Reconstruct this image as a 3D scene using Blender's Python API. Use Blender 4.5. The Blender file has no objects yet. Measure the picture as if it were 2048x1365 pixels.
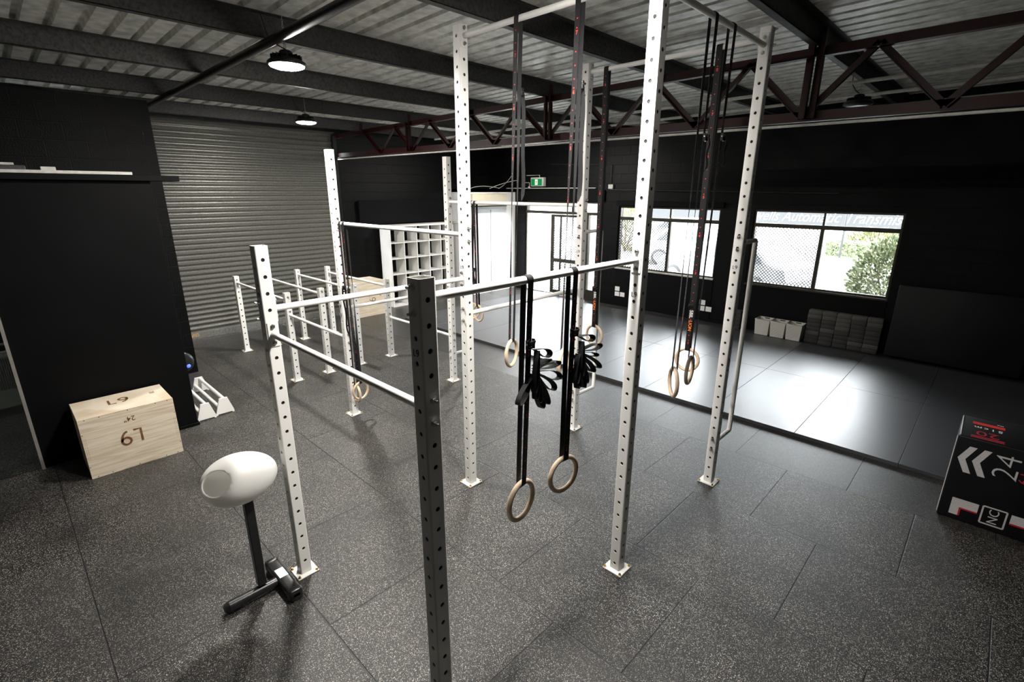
import bpy, bmesh, math, random
from mathutils import Vector, Matrix
random.seed(7)
PI = math.pi
sc = bpy.context.scene
COL = sc.collection

# ------------------------------------------------------------------ camera
cam_d = bpy.data.cameras.new('camera')
cam_d.sensor_width = 36.0
cam_d.lens = 996.15 * 36 / 2048
cam_d.clip_start = 0.05
cam_d.clip_end = 300
cam = bpy.data.objects.new('camera', cam_d)
COL.objects.link(cam)
CAMP = Vector((3.134, -2.694, 2.627))
_p, _r, _y = math.radians(-16.760), math.radians(0.116), math.radians(44.004)
_f = Vector((-math.sin(_y) * math.cos(_p), math.cos(_y) * math.cos(_p), math.sin(_p)))
_rt = Vector((math.cos(_y), math.sin(_y), 0))
_up = _rt.cross(_f)
_r2 = math.cos(_r) * _rt + math.sin(_r) * _up
_u2 = -math.sin(_r) * _rt + math.cos(_r) * _up
cam.matrix_world = Matrix(((_r2.x, _u2.x, -_f.x, CAMP.x), (_r2.y, _u2.y, -_f.y, CAMP.y),
                           (_r2.z, _u2.z, -_f.z, CAMP.z), (0, 0, 0, 1)))
sc.camera = cam

# ------------------------------------------------------------------ world and exposure
SKY = 27.0          # overcast sky outside
LAMP = 900.0       # radiance of the lamps' lenses
w = bpy.data.worlds.new('overcast_sky')
sc.world = w
w.use_nodes = True
bg = w.node_tree.nodes['Background']
bg.inputs[0].default_value = (0.93, 0.97, 1.0, 1)
bg.inputs[1].default_value = SKY
sc.view_settings.view_transform = 'Standard'
sc.view_settings.look = 'None'
sc.view_settings.exposure = 0.0
sc.view_settings.gamma = 1.0
sc.cycles.max_bounces = 7
sc.cycles.transparent_max_bounces = 12
sc.cycles.sample_clamp_indirect = 6.0


def portal(name, x, z, sx, sz):
    l = bpy.data.lights.new(name, 'AREA')
    l.shape = 'RECTANGLE'
    l.size, l.size_y = sx, sz
    l.cycles.is_portal = True
    o = bpy.data.objects.new(name, l)
    o.location = (x, 7.58, z)
    o.rotation_euler = (-PI / 2, 0, 0)
    COL.objects.link(o)


portal('window_daylight', -2.14, 1.6, 2.34, 1.4)
portal('window_daylight', 0.82, 1.6, 2.30, 1.4)
portal('door_daylight', -5.04, 1.2, 2.35, 2.38)


# ------------------------------------------------------------------ materials
def nodes(name):
    m = bpy.data.materials.new(name)
    m.use_nodes = True
    nt = m.node_tree
    return m, nt, nt.nodes['Principled BSDF']


def N(nt, t, **kw):
    n = nt.nodes.new(t)
    for k, v in kw.items():
        if k.startswith('i_'):
            n.inputs[k[2:].replace('_', ' ')].default_value = v
        else:
            setattr(n, k, v)
    return n


def mat(name, col, rough=0.5, metal=0.0, nscale=0, namt=0.0, bump=0.0, bscale=200, spec=0.5, emit=None, es=0):
    m, nt, b = nodes(name)
    c = (*col, 1) if len(col) == 3 else col
    b.inputs['Base Color'].default_value = c
    b.inputs['Roughness'].default_value = rough
    b.inputs['Metallic'].default_value = metal
    b.inputs['Specular IOR Level'].default_value = spec
    tc = N(nt, 'ShaderNodeTexCoord')
    if nscale:
        n = N(nt, 'ShaderNodeTexNoise', i_Scale=nscale, i_Detail=4)
        nt.links.new(tc.outputs['Object'], n.inputs['Vector'])
        r = N(nt, 'ShaderNodeMapRange')
        r.inputs['To Min'].default_value = 1 - namt
        r.inputs['To Max'].default_value = 1 + namt
        r.inputs['From Min'].default_value = 0.3
        r.inputs['From Max'].default_value = 0.7
        nt.links.new(n.outputs['Fac'], r.inputs['Value'])
        mx = N(nt, 'ShaderNodeVectorMath', operation='SCALE')
        mx.inputs[0].default_value = c[:3]
        nt.links.new(r.outputs[0], mx.inputs['Scale'])
        nt.links.new(mx.outputs[0], b.inputs['Base Color'])
    if bump:
        n2 = N(nt, 'ShaderNodeTexNoise', i_Scale=bscale, i_Detail=3)
        nt.links.new(tc.outputs['Object'], n2.inputs['Vector'])
        bp = N(nt, 'ShaderNodeBump', i_Strength=bump, i_Distance=0.01)
        nt.links.new(n2.outputs['Fac'], bp.inputs['Height'])
        nt.links.new(bp.outputs[0], b.inputs['Normal'])
    if emit:
        b.inputs['Emission Color'].default_value = (*emit, 1)
        b.inputs['Emission Strength'].default_value = es
    return m


M = {}
M['white'] = mat('white_powder_coat', (0.90, 0.885, 0.85), 0.32, nscale=3, namt=0.03, bump=0.03, bscale=400)
M['chrome'] = mat('zinc_bolt', (0.62, 0.62, 0.60), 0.28, 1.0, nscale=60, namt=0.2)
M['brass'] = mat('yellow_zinc_bolt', (0.60, 0.42, 0.16), 0.35, 1.0, nscale=80, namt=0.25)
M['mark'] = mat('cut_mark', (0.03, 0.03, 0.03), 0.7, nscale=20, namt=0.1)
M['web'] = mat('black_webbing', (0.010, 0.010, 0.011), 0.55, spec=0.22, bump=0.3, bscale=900, nscale=150, namt=0.3)
M['red'] = mat('red_print', (0.75, 0.035, 0.02), 0.5, nscale=200, namt=0.15)
M['orange'] = mat('orange_print', (0.9, 0.22, 0.03), 0.5, nscale=200, namt=0.15)
M['whiteprint'] = mat('white_print', (0.75, 0.75, 0.72), 0.5, nscale=200, namt=0.1)
M['buckle'] = mat('black_steel_buckle', (0.03, 0.03, 0.03), 0.25, 0.7, nscale=90, namt=0.3)
M['inside'] = mat('tube_shade_core', (0.02, 0.02, 0.02), 0.7, nscale=20, namt=0.2, spec=0.1)
M['ply'] = None
M['vinyl'] = mat('black_vinyl_mat', (0.045, 0.047, 0.052), 0.36, nscale=1.3, namt=0.12, bump=0.05, bscale=500, spec=0.9)
M['pad'] = mat('black_vinyl_pad', (0.0045, 0.0045, 0.005), 0.5, spec=0.2, nscale=3, namt=0.2, bump=0.15, bscale=60)
M['galv'] = mat('galvanised_purlin', (0.050, 0.050, 0.048), 0.6, 0.0, spec=0.3, nscale=45, namt=0.45)
M['sheet'] = mat('galvanised_roof_sheet', (0.80, 0.80, 0.75), 0.4, 0.15, nscale=9, namt=0.30)
M['maroon'] = mat('maroon_steel_paint', (0.022, 0.0035, 0.0035), 0.5, spec=0.25, nscale=6, namt=0.3)
M['dark'] = mat('black_paint', (0.0026, 0.0026, 0.003), 0.6, spec=0.12, nscale=4, namt=0.25, bump=0.06, bscale=80)
M['darkmetal'] = mat('dark_metal', (0.02, 0.02, 0.02), 0.35, 0.5, nscale=30, namt=0.2)
M['slate'] = mat('charcoal_board', (0.0024, 0.0024, 0.0027), 0.6, spec=0.1, nscale=2, namt=0.2, bump=0.05, bscale=300)
M['pipe'] = mat('dark_painted_pipe', (0.018, 0.017, 0.016), 0.4, 0.2, nscale=20, namt=0.3)
M['conduit'] = mat('pale_conduit', (0.55, 0.54, 0.50), 0.45, nscale=20, namt=0.15)
M['lam'] = mat('white_laminate', (0.78, 0.77, 0.74), 0.4, nscale=4, namt=0.03)
M['wallwhite'] = mat('white_wall_panel', (0.82, 0.82, 0.81), 0.55, nscale=2, namt=0.04)
M['cream'] = mat('cream_plastic', (0.62, 0.56, 0.42), 0.5, nscale=5, namt=0.05)
M['whiteplastic'] = mat('white_plastic', (0.85, 0.85, 0.83), 0.3, nscale=4, namt=0.02)
M['shell'] = mat('matt_white_moulding', (0.84, 0.82, 0.77), 0.38, nscale=5, namt=0.02)
M['shellin'] = mat('grey_mesh_lining', (0.42, 0.42, 0.41), 0.7, nscale=300, namt=0.25)
M['blackplastic'] = mat('black_plastic', (0.014, 0.014, 0.014), 0.3, nscale=30, namt=0.2)
M['alu'] = mat('dark_aluminium_frame', (0.05, 0.045, 0.035), 0.35, 0.6, nscale=15, namt=0.2)
M['palealu'] = mat('natural_aluminium_frame', (0.55, 0.53, 0.48), 0.35, 0.7, nscale=15, namt=0.1)
M['wire'] = mat('black_mesh_wire', (0.02, 0.02, 0.02), 0.5, nscale=15, namt=0.2)
M['greenlit'] = mat('lit_green_sign', (0.0, 0.12, 0.03), 0.4, nscale=3, namt=0.05, emit=(0.0, 0.20, 0.05), es=0.7)
M['whitelit'] = mat('lit_white_sign', (0.9, 0.9, 0.8), 0.4, nscale=3, namt=0.02, emit=(0.9, 1, 0.7), es=0.45)
M['bluelit'] = mat('blue_indicator', (0.05, 0.1, 0.8), 0.4, nscale=3, namt=0.02, emit=(0.06, 0.12, 1.0), es=2.5)
M['lens'] = mat('lamp_lens', (0.9, 0.9, 0.9), 0.3, nscale=3, namt=0.02, emit=(1.0, 0.955, 0.90), es=LAMP)
M['lensoff'] = mat('unlit_lamp_lens', (0.04, 0.04, 0.04), 0.3, nscale=3, namt=0.02)
M['lensdim'] = mat('tube_lamp', (0.9, 0.9, 0.9), 0.3, nscale=3, namt=0.02, emit=(1.0, 0.97, 1.0), es=9)
M['foam'] = mat('charcoal_foam', (0.040, 0.039, 0.036), 0.85, nscale=90, namt=0.35, bump=0.2, bscale=250)
M['foam2'] = mat('dark_grey_foam', (0.085, 0.080, 0.073), 0.85, nscale=90, namt=0.3, bump=0.2, bscale=250)
M['weave'] = None
M['rust'] = mat('rusty_plate', (0.42, 0.30, 0.18), 0.8, nscale=70, namt=0.7)
M['softblack'] = mat('black_soft_cover', (0.004, 0.004, 0.0045), 0.5, spec=0.2, nscale=5, namt=0.2, bump=0.1, bscale=120)
M['greyprint'] = mat('light_grey_print', (0.42, 0.40, 0.40), 0.6, nscale=60, namt=0.08)
M['redprint'] = mat('dark_red_print', (0.34, 0.004, 0.016), 0.6, nscale=60, namt=0.1)
M['steel'] = mat('brushed_steel', (0.5, 0.5, 0.5), 0.3, 0.9, nscale=20, namt=0.15)
M['floor2'] = mat('office_vinyl', (0.05, 0.05, 0.055), 0.5, nscale=6, namt=0.1)
M['greywall'] = mat('grey_office_wall', (0.25, 0.25, 0.23), 0.6, nscale=3, namt=0.08)
M['asphalt'] = mat('pale_concrete_paving', (0.30, 0.30, 0.29), 0.8, nscale=2, namt=0.15, bump=0.1, bscale=60)
M['carwhite'] = mat('white_car_paint', (0.7, 0.7, 0.7), 0.2, nscale=3, namt=0.02)
M['carsilver'] = mat('silver_car_paint', (0.42, 0.43, 0.45), 0.25, 0.4, nscale=3, namt=0.03)
M['tyre'] = mat('tyre_rubber', (0.05, 0.05, 0.05), 0.8, nscale=30, namt=0.2)
M['carglass'] = mat('car_window', (0.08, 0.09, 0.10), 0.1, nscale=2, namt=0.1)
M['facade'] = mat('pale_render', (0.5, 0.5, 0.5), 0.8, nscale=1, namt=0.08)
M['signgrey'] = mat('grey_sign_board', (0.012, 0.0135, 0.0145), 0.5, nscale=1, namt=0.06)
M['signwhite'] = mat('white_sign_letter', (0.20, 0.20, 0.20), 0.5, nscale=5, namt=0.02)
M['bark'] = mat('brown_stem', (0.10, 0.07, 0.045), 0.8, nscale=20, namt=0.3)


def leafmat(name, a, b_):
    m, nt, b = nodes(name)
    oi = N(nt, 'ShaderNodeTexCoord')
    n = N(nt, 'ShaderNodeTexNoise', i_Scale=9.0, i_Detail=3)
    nt.links.new(oi.outputs['Object'], n.inputs['Vector'])
    cr = N(nt, 'ShaderNodeValToRGB')
    cr.color_ramp.elements[0].position = 0.35
    cr.color_ramp.elements[1].position = 0.65
    cr.color_ramp.elements[0].color = (*a, 1)
    cr.color_ramp.elements[1].color = (*b_, 1)
    nt.links.new(n.outputs['Fac'], cr.inputs[0])
    nt.links.new(cr.outputs[0], b.inputs['Base Color'])
    b.inputs['Roughness'].default_value = 0.6
    return m


M['leaf'] = leafmat('green_leaf', (0.045, 0.070, 0.030), (0.26, 0.28, 0.16))
M['leaf2'] = leafmat('yellow_green_leaf', (0.05, 0.06, 0.015), (0.15, 0.14, 0.06))


def ply():
    m, nt, b = nodes('birch_plywood')
    tc = N(nt, 'ShaderNodeTexCoord')
    mp = N(nt, 'ShaderNodeMapping')
    mp.inputs['Scale'].default_value = (1.2, 1.2, 22)
    nt.links.new(tc.outputs['Object'], mp.inputs['Vector'])
    n = N(nt, 'ShaderNodeTexNoise', i_Scale=2.2, i_Detail=6, i_Distortion=0.5)
    nt.links.new(mp.outputs[0], n.inputs['Vector'])
    cr = N(nt, 'ShaderNodeValToRGB')
    cr.color_ramp.elements[0].position = 0.30
    cr.color_ramp.elements[1].position = 0.62
    cr.color_ramp.elements[0].color = (0.56, 0.45, 0.31, 1)
    cr.color_ramp.elements[1].color = (0.76, 0.67, 0.53, 1)
    nt.links.new(n.outputs['Fac'], cr.inputs[0])
    nt.links.new(cr.outputs[0], b.inputs['Base Color'])
    b.inputs['Roughness'].default_value = 0.55
    return m


M['ply'] = ply()
M['ring'] = mat('birch_ring_wood', (0.66, 0.51, 0.36), 0.42, nscale=16, namt=0.12)
M['burn'] = mat('burnt_stencil', (0.17, 0.075, 0.03), 0.7, nscale=60, namt=0.2)


def weave():
    m, nt, b = nodes('white_woven_plastic')
    tc = N(nt, 'ShaderNodeTexCoord')
    wv = N(nt, 'ShaderNodeTexWave', i_Scale=26.0, bands_direction='Z')
    nt.links.new(tc.outputs['Object'], wv.inputs['Vector'])
    bp = N(nt, 'ShaderNodeBump', i_Strength=0.7, i_Distance=0.006)
    nt.links.new(wv.outputs['Fac'], bp.inputs['Height'])
    nt.links.new(bp.outputs[0], b.inputs['Normal'])
    b.inputs['Base Color'].default_value = (0.72, 0.70, 0.64, 1)
    b.inputs['Roughness'].default_value = 0.5
    return m


M['weave'] = weave()


def translucent(name, col, amt):
    m, nt, b = nodes(name)
    out = nt.nodes['Material Output']
    b.inputs['Base Color'].default_value = (*col, 1)
    b.inputs['Roughness'].default_value = 0.4
    tc = N(nt, 'ShaderNodeTexCoord')
    n = N(nt, 'ShaderNodeTexNoise', i_Scale=260.0, i_Detail=1)
    nt.links.new(tc.outputs['Object'], n.inputs['Vector'])
    bp = N(nt, 'ShaderNodeBump', i_Strength=0.05, i_Distance=0.005)
    nt.links.new(n.outputs['Fac'], bp.inputs['Height'])
    nt.links.new(bp.outputs[0], b.inputs['Normal'])
    t = N(nt, 'ShaderNodeBsdfTranslucent')
    t.inputs[0].default_value = (*col, 1)
    mx = N(nt, 'ShaderNodeMixShader')
    mx.inputs[0].default_value = amt
    nt.links.new(b.outputs[0], mx.inputs[1])
    nt.links.new(t.outputs[0], mx.inputs[2])
    nt.links.new(mx.outputs[0], out.inputs[0])
    return m


M['shell'] = translucent('white_translucent_plastic', (0.94, 0.93, 0.90), 0.35)
M['shellin'] = translucent('white_lining', (0.93, 0.92, 0.90), 0.45)


def blockwork():
    m, nt, b = nodes('black_painted_blockwork')
    g = N(nt, 'ShaderNodeNewGeometry')
    sp = N(nt, 'ShaderNodeSeparateXYZ')
    nt.links.new(g.outputs['Position'], sp.inputs[0])
    ad = N(nt, 'ShaderNodeMath', operation='ADD')
    nt.links.new(sp.outputs[0], ad.inputs[0])
    nt.links.new(sp.outputs[1], ad.inputs[1])
    cb = N(nt, 'ShaderNodeCombineXYZ')
    nt.links.new(ad.outputs[0], cb.inputs[0])
    nt.links.new(sp.outputs[2], cb.inputs[1])
    br = N(nt, 'ShaderNodeTexBrick', i_Scale=1.0)
    br.inputs['Brick Width'].default_value = 0.40
    br.inputs['Row Height'].default_value = 0.20
    br.inputs['Mortar Size'].default_value = 0.006
    br.inputs['Mortar Smooth'].default_value = 0.3
    br.inputs['Color1'].default_value = (0.0022, 0.0022, 0.0024, 1)
    br.inputs['Color2'].default_value = (0.0034, 0.0034, 0.0037, 1)
    br.inputs['Mortar'].default_value = (0.0045, 0.0045, 0.0045, 1)
    nt.links.new(cb.outputs[0], br.inputs['Vector'])
    nt.links.new(br.outputs['Color'], b.inputs['Base Color'])
    nz = N(nt, 'ShaderNodeTexNoise', i_Scale=70.0, i_Detail=3)
    nt.links.new(g.outputs['Position'], nz.inputs['Vector'])
    mu = N(nt, 'ShaderNodeMath', operation='MULTIPLY')
    mu.inputs[1].default_value = 0.12
    nt.links.new(nz.outputs['Fac'], mu.inputs[0])
    sb = N(nt, 'ShaderNodeMath', operation='SUBTRACT')
    nt.links.new(mu.outputs[0], sb.inputs[0])
    nt.links.new(br.outputs['Fac'], sb.inputs[1])
    bp = N(nt, 'ShaderNodeBump', i_Strength=1.0, i_Distance=0.03)
    nt.links.new(sb.outputs[0], bp.inputs['Height'])
    nt.links.new(bp.outputs[0], b.inputs['Normal'])
    b.inputs['Roughness'].default_value = 0.45
    b.inputs['Specular IOR Level'].default_value = 0.14
    return m


M['block'] = blockwork()


def rubber():
    m, nt, b = nodes('speckled_rubber_tiles')
    g = N(nt, 'ShaderNodeNewGeometry')
    mp = N(nt, 'ShaderNodeMapping')
    mp.inputs['Location'].default_value = (-0.08, -0.30, 0)
    nt.links.new(g.outputs['Position'], mp.inputs['Vector'])
    br = N(nt, 'ShaderNodeTexBrick', i_Scale=1.0)
    br.inputs['Brick Width'].default_value = 1.0
    br.inputs['Row Height'].default_value = 1.0
    br.inputs['Mortar Size'].default_value = 0.006
    br.inputs['Mortar Smooth'].default_value = 0.6
    br.inputs['Color1'].default_value = (0, 0, 0, 1)
    br.inputs['Color2'].default_value = (1, 1, 1, 1)
    br.inputs['Mortar'].default_value = (0.5, 0.5, 0.5, 1)
    nt.links.new(mp.outputs[0], br.inputs['Vector'])
    last = None
    for sca, thr, pick, rad in ((150.0, 0.33, 0.78, 1), (80.0, 0.24, 0.86, 2), (260.0, 0.36, 0.76, 3)):
        v = N(nt, 'ShaderNodeTexVoronoi', voronoi_dimensions='2D', i_Scale=sca)
        nt.links.new(g.outputs['Position'], v.inputs['Vector'])
        lt = N(nt, 'ShaderNodeMath', operation='LESS_THAN')
        lt.inputs[1].default_value = thr
        nt.links.new(v.outputs['Distance'], lt.inputs[0])
        sx = N(nt, 'ShaderNodeSeparateColor')
        nt.links.new(v.outputs['Color'], sx.inputs[0])
        gt = N(nt, 'ShaderNodeMath', operation='GREATER_THAN')
        gt.inputs[1].default_value = pick
        nt.links.new(sx.outputs[0], gt.inputs[0])
        mu = N(nt, 'ShaderNodeMath', operation='MULTIPLY')
        nt.links.new(lt.outputs[0], mu.inputs[0])
        nt.links.new(gt.outputs[0], mu.inputs[1])
        m2 = N(nt, 'ShaderNodeMath', operation='MULTIPLY')
        nt.links.new(mu.outputs[0], m2.inputs[0])
        nt.links.new(sx.outputs[1], m2.inputs[1])
        if last is None:
            last = m2
        else:
            mxx = N(nt, 'ShaderNodeMath', operation='MAXIMUM')
            nt.links.new(last.outputs[0], mxx.inputs[0])
            nt.links.new(m2.outputs[0], mxx.inputs[1])
            last = mxx
    # worn, less speckled areas
    wn = N(nt, 'ShaderNodeTexNoise', i_Scale=1.7, i_Detail=5)
    nt.links.new(g.outputs['Position'], wn.inputs['Vector'])
    wr = N(nt, 'ShaderNodeMapRange')
    wr.inputs['From Min'].default_value = 0.30
    wr.inputs['From Max'].default_value = 0.62
    wr.inputs['To Min'].default_value = 0.45
    wr.inputs['To Max'].default_value = 1.1
    nt.links.new(wn.outputs['Fac'], wr.inputs['Value'])
    fm = N(nt, 'ShaderNodeMath', operation='MULTIPLY', use_clamp=True)
    nt.links.new(last.outputs[0], fm.inputs[0])
    nt.links.new(wr.outputs[0], fm.inputs[1])
    base = N(nt, 'ShaderNodeMix', data_type='RGBA')
    base.inputs['A'].default_value = (0.0062, 0.0058, 0.0054, 1)
    base.inputs['B'].default_value = (0.0090, 0.0086, 0.0082, 1)
    nt.links.new(br.outputs['Color'], base.inputs['Factor'])
    mix = N(nt, 'ShaderNodeMix', data_type='RGBA')
    mix.inputs['B'].default_value = (0.50, 0.475, 0.42, 1)
    nt.links.new(fm.outputs[0], mix.inputs['Factor'])
    nt.links.new(base.outputs['Result'], mix.inputs['A'])
    mm = N(nt, 'ShaderNodeMix', data_type='RGBA')
    mm.inputs['B'].default_value = (0.008, 0.008, 0.008, 1)
    nt.links.new(br.outputs['Fac'], mm.inputs['Factor'])
    nt.links.new(mix.outputs['Result'], mm.inputs['A'])
    nt.links.new(mm.outputs['Result'], b.inputs['Base Color'])
    nz = N(nt, 'ShaderNodeTexNoise', i_Scale=260.0, i_Detail=2)
    nt.links.new(g.outputs['Position'], nz.inputs['Vector'])
    mu = N(nt, 'ShaderNodeMath', operation='MULTIPLY')
    mu.inputs[1].default_value = 0.35
    nt.links.new(nz.outputs['Fac'], mu.inputs[0])
    sb = N(nt, 'ShaderNodeMath', operation='SUBTRACT')
    nt.links.new(mu.outputs[0], sb.inputs[0])
    nt.links.new(br.outputs['Fac'], sb.inputs[1])
    bp = N(nt, 'ShaderNodeBump', i_Strength=0.7, i_Distance=0.006)
    nt.links.new(sb.outputs[0], bp.inputs['Height'])
    nt.links.new(bp.outputs[0], b.inputs['Normal'])
    sy = N(nt, 'ShaderNodeSeparateXYZ')
    nt.links.new(g.outputs['Position'], sy.inputs[0])
    gy = N(nt, 'ShaderNodeMath', operation='GREATER_THAN')
    gy.inputs[1].default_value = 2.30
    nt.links.new(sy.outputs[1], gy.inputs[0])
    sc_ = N(nt, 'ShaderNodeMath', operation='MULTIPLY_ADD')
    sc_.inputs[1].default_value = -0.5
    sc_.inputs[2].default_value = 1.0
    nt.links.new(gy.outputs[0], sc_.inputs[0])
    fm2 = N(nt, 'ShaderNodeMath', operation='MULTIPLY')
    nt.links.new(fm.outputs[0], fm2.inputs[0])
    nt.links.new(sc_.outputs[0], fm2.inputs[1])
    nt.links.new(fm2.outputs[0], mix.inputs['Factor'])
    rr = N(nt, 'ShaderNodeMapRange')
    rr.inputs['To Min'].default_value = 0.42
    rr.inputs['To Max'].default_value = 0.52
    nt.links.new(br.outputs['Color'], rr.inputs['Value'])
    r2 = N(nt, 'ShaderNodeMath', operation='MULTIPLY_ADD')
    r2.inputs[1].default_value = -0.10
    nt.links.new(gy.outputs[0], r2.inputs[0])
    nt.links.new(rr.outputs[0], r2.inputs[2])
    nt.links.new(r2.outputs[0], b.inputs['Roughness'])
    return m


M['rubber'] = rubber()


def glass():
    m, nt, b = nodes('window_glass')
    nt.nodes.remove(b)
    out = nt.nodes['Material Output']
    t = N(nt, 'ShaderNodeBsdfTransparent')
    t.inputs[0].default_value = (0.95, 0.96, 0.96, 1)
    g = N(nt, 'ShaderNodeBsdfGlossy')
    g.inputs['Roughness'].default_value = 0.02
    f = N(nt, 'ShaderNodeFresnel')
    f.inputs[0].default_value = 1.45
    mx = N(nt, 'ShaderNodeMixShader')
    nt.links.new(f.outputs[0], mx.inputs[0])
    nt.links.new(t.outputs[0], mx.inputs[1])
    nt.links.new(g.outputs[0], mx.inputs[2])
    nt.links.new(mx.outputs[0], out.inputs[0])
    return m


M['glass'] = glass()


# ------------------------------------------------------------------ mesh building
class MB:
    def __init__(s):
        s.v, s.f, s.m, s.s, s.mats = [], [], [], [], []

    def mi(s, k):
        if k not in s.mats:
            s.mats.append(k)
        return s.mats.index(k)

    def add(s, vs, fs, k, smooth=False, mx=None):
        o = len(s.v)
        for p in vs:
            p = Vector(p)
            if mx is not None:
                p = mx @ p
            s.v.append(p)
        i = s.mi(k)
        for f in fs:
            s.f.append([o + q for q in f])
            s.m.append(i)
            s.s.append(smooth)

    def box(s, a, b, k, mx=None, bev=0.0, seg=1):
        x0, y0, z0 = [min(a[i], b[i]) for i in range(3)]
        x1, y1, z1 = [max(a[i], b[i]) for i in range(3)]
        if bev <= 0:
            vs = [(x0, y0, z0), (x1, y0, z0), (x1, y1, z0), (x0, y1, z0),
                  (x0, y0, z1), (x1, y0, z1), (x1, y1, z1), (x0, y1, z1)]
            fs = [(0, 3, 2, 1), (4, 5, 6, 7), (0, 1, 5, 4), (1, 2, 6, 5), (2, 3, 7, 6), (3, 0, 4, 7)]
            s.add(vs, fs, k, False, mx)
            return
        bm = bmesh.new()
        bmesh.ops.create_cube(bm, size=1)
        for v in bm.verts:
            v.co = Vector(((x0 + x1) / 2 + v.co.x * (x1 - x0), (y0 + y1) / 2 + v.co.y * (y1 - y0),
                           (z0 + z1) / 2 + v.co.z * (z1 - z0)))
        bmesh.ops.bevel(bm, geom=bm.edges[:], offset=bev, segments=seg, affect='EDGES', profile=0.5)
        s.bm(bm, k, seg > 1, mx)

    def bm(s, bm, k, smooth=False, mx=None):
        bm.verts.index_update()
        s.add([v.co.copy() for v in bm.verts], [[v.index for v in f.verts] for f in bm.faces], k, smooth, mx)
        bm.free()

    def tube(s, pts, r, k, n=12, caps=True, closed=False, mx=None):
        pts = [Vector(p) for p in pts]
        L = len(pts)
        rs = r if isinstance(r, (list, tuple)) else [r] * L
        vs, fs = [], []
        prev = None
        for i, p in enumerate(pts):
            if closed:
                d = (pts[(i + 1) % L] - pts[i - 1]).normalized()
            elif i == 0:
                d = (pts[1] - p).normalized()
            elif i == L - 1:
                d = (p - pts[-2]).normalized()
            else:
                d = ((pts[i + 1] - p).normalized() + (p - pts[i - 1]).normalized()).normalized()
            if prev is None:
                u = d.cross(Vector((0, 0, 1)))
                if u.length < 1e-3:
                    u = d.cross(Vector((0, 1, 0)))
                u.normalize()
            else:
                u = prev - d * prev.dot(d)
                u.normalize()
            prev = u
            v = d.cross(u)
            cs = 1.0
            if 0 < i < L - 1 and not closed:
                c = (pts[i + 1] - p).normalized().dot((p - pts[i - 1]).normalized())
                cs = 1 / max(0.5, math.sqrt((1 + c) / 2))
            for j in range(n):
                a = 2 * PI * j / n
                vs.append(p + (u * math.cos(a) * cs + v * math.sin(a)) * rs[i])
        R = L if closed else L - 1
        for i in range(R):
            for j in range(n):
                a, b_ = i * n + j, i * n + (j + 1) % n
                c, d_ = ((i + 1) % L) * n + (j + 1) % n, ((i + 1) % L) * n + j
                fs.append((a, d_, c, b_))
        s.add(vs, fs, k, True, mx)
        if caps and not closed:
            s.add(vs[:n], [tuple(range(n))], k, False, mx)
            s.add(vs[-n:], [tuple(reversed(range(n)))], k, False, mx)

    def lathe(s, prof, k, n=24, mx=None, smooth=True):
        vs, fs = [], []
        for r, z in prof:
            for j in range(n):
                a = 2 * PI * j / n
                vs.append((r * math.cos(a), r * math.sin(a), z))
        for i in range(len(prof) - 1):
            for j in range(n):
                fs.append((i * n + j, i * n + (j + 1) % n, (i + 1) * n + (j + 1) % n, (i + 1) * n + j))
        s.add(vs, fs, k, smooth, mx)

    def prism(s, poly, d0, d1, k, plane='yz', mx=None):
        n = len(poly)

        def P(a, b_, d):
            return {'yz': (d, a, b_), 'xz': (a, d, b_), 'xy': (a, b_, d)}[plane]
        vs = [P(a, b_, d0) for a, b_ in poly] + [P(a, b_, d1) for a, b_ in poly]
        fs = [tuple(range(n)), tuple(reversed(range(n, 2 * n)))] + [(i, n + i, n + (i + 1) % n, (i + 1) % n) for i in range(n)]
        s.add(vs, fs, k, False, mx)

    def ribbon(s, pts, wid, half, k, th=0.0016, mx=None):
        """flat webbing: pts, a width direction per point, half width"""
        pts = [Vector(p) for p in pts]
        L = len(pts)
        vs, fs = [], []
        for i, p in enumerate(pts):
            d = (pts[min(i + 1, L - 1)] - pts[max(i - 1, 0)])
            d.normalize()
            wv = Vector(wid[i])
            wv = (wv - d * wv.dot(d)).normalized()
            nn = d.cross(wv) * th
            h = half[i] if isinstance(half, (list, tuple)) else half
            vs += [p - wv * h - nn, p + wv * h - nn, p + wv * h + nn, p - wv * h + nn]
        for i in range(L - 1):
            for j in range(4):
                a, b_ = i * 4 + j, i * 4 + (j + 1) % 4
                fs.append((a, b_, b_ + 4, a + 4))
        fs += [(0, 3, 2, 1), tuple((L - 1) * 4 + q for q in (0, 1, 2, 3))]
        s.add(vs, fs, k, False, mx)

    def text(s, body, size, k, mx, extrude=0.0008, align='CENTER', bold=0.0, spacing=1.0, shear=0.0):
        cu = bpy.data.curves.new('lettering', 'FONT')
        cu.body = body
        cu.size = size
        cu.extrude = extrude
        cu.offset = bold
        cu.align_x = align
        cu.align_y = 'CENTER'
        cu.space_character = spacing
        cu.shear = shear
        cu.resolution_u = 3
        o = bpy.data.objects.new('lettering', cu)
        COL.objects.link(o)
        dg = bpy.context.evaluated_depsgraph_get()
        me = bpy.data.meshes.new_from_object(o.evaluated_get(dg))
        s.add([v.co.copy() for v in me.vertices], [list(p.vertices) for p in me.polygons], k, False, mx)
        bpy.data.objects.remove(o)
        bpy.data.curves.remove(cu)
        bpy.data.meshes.remove(me)

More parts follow.
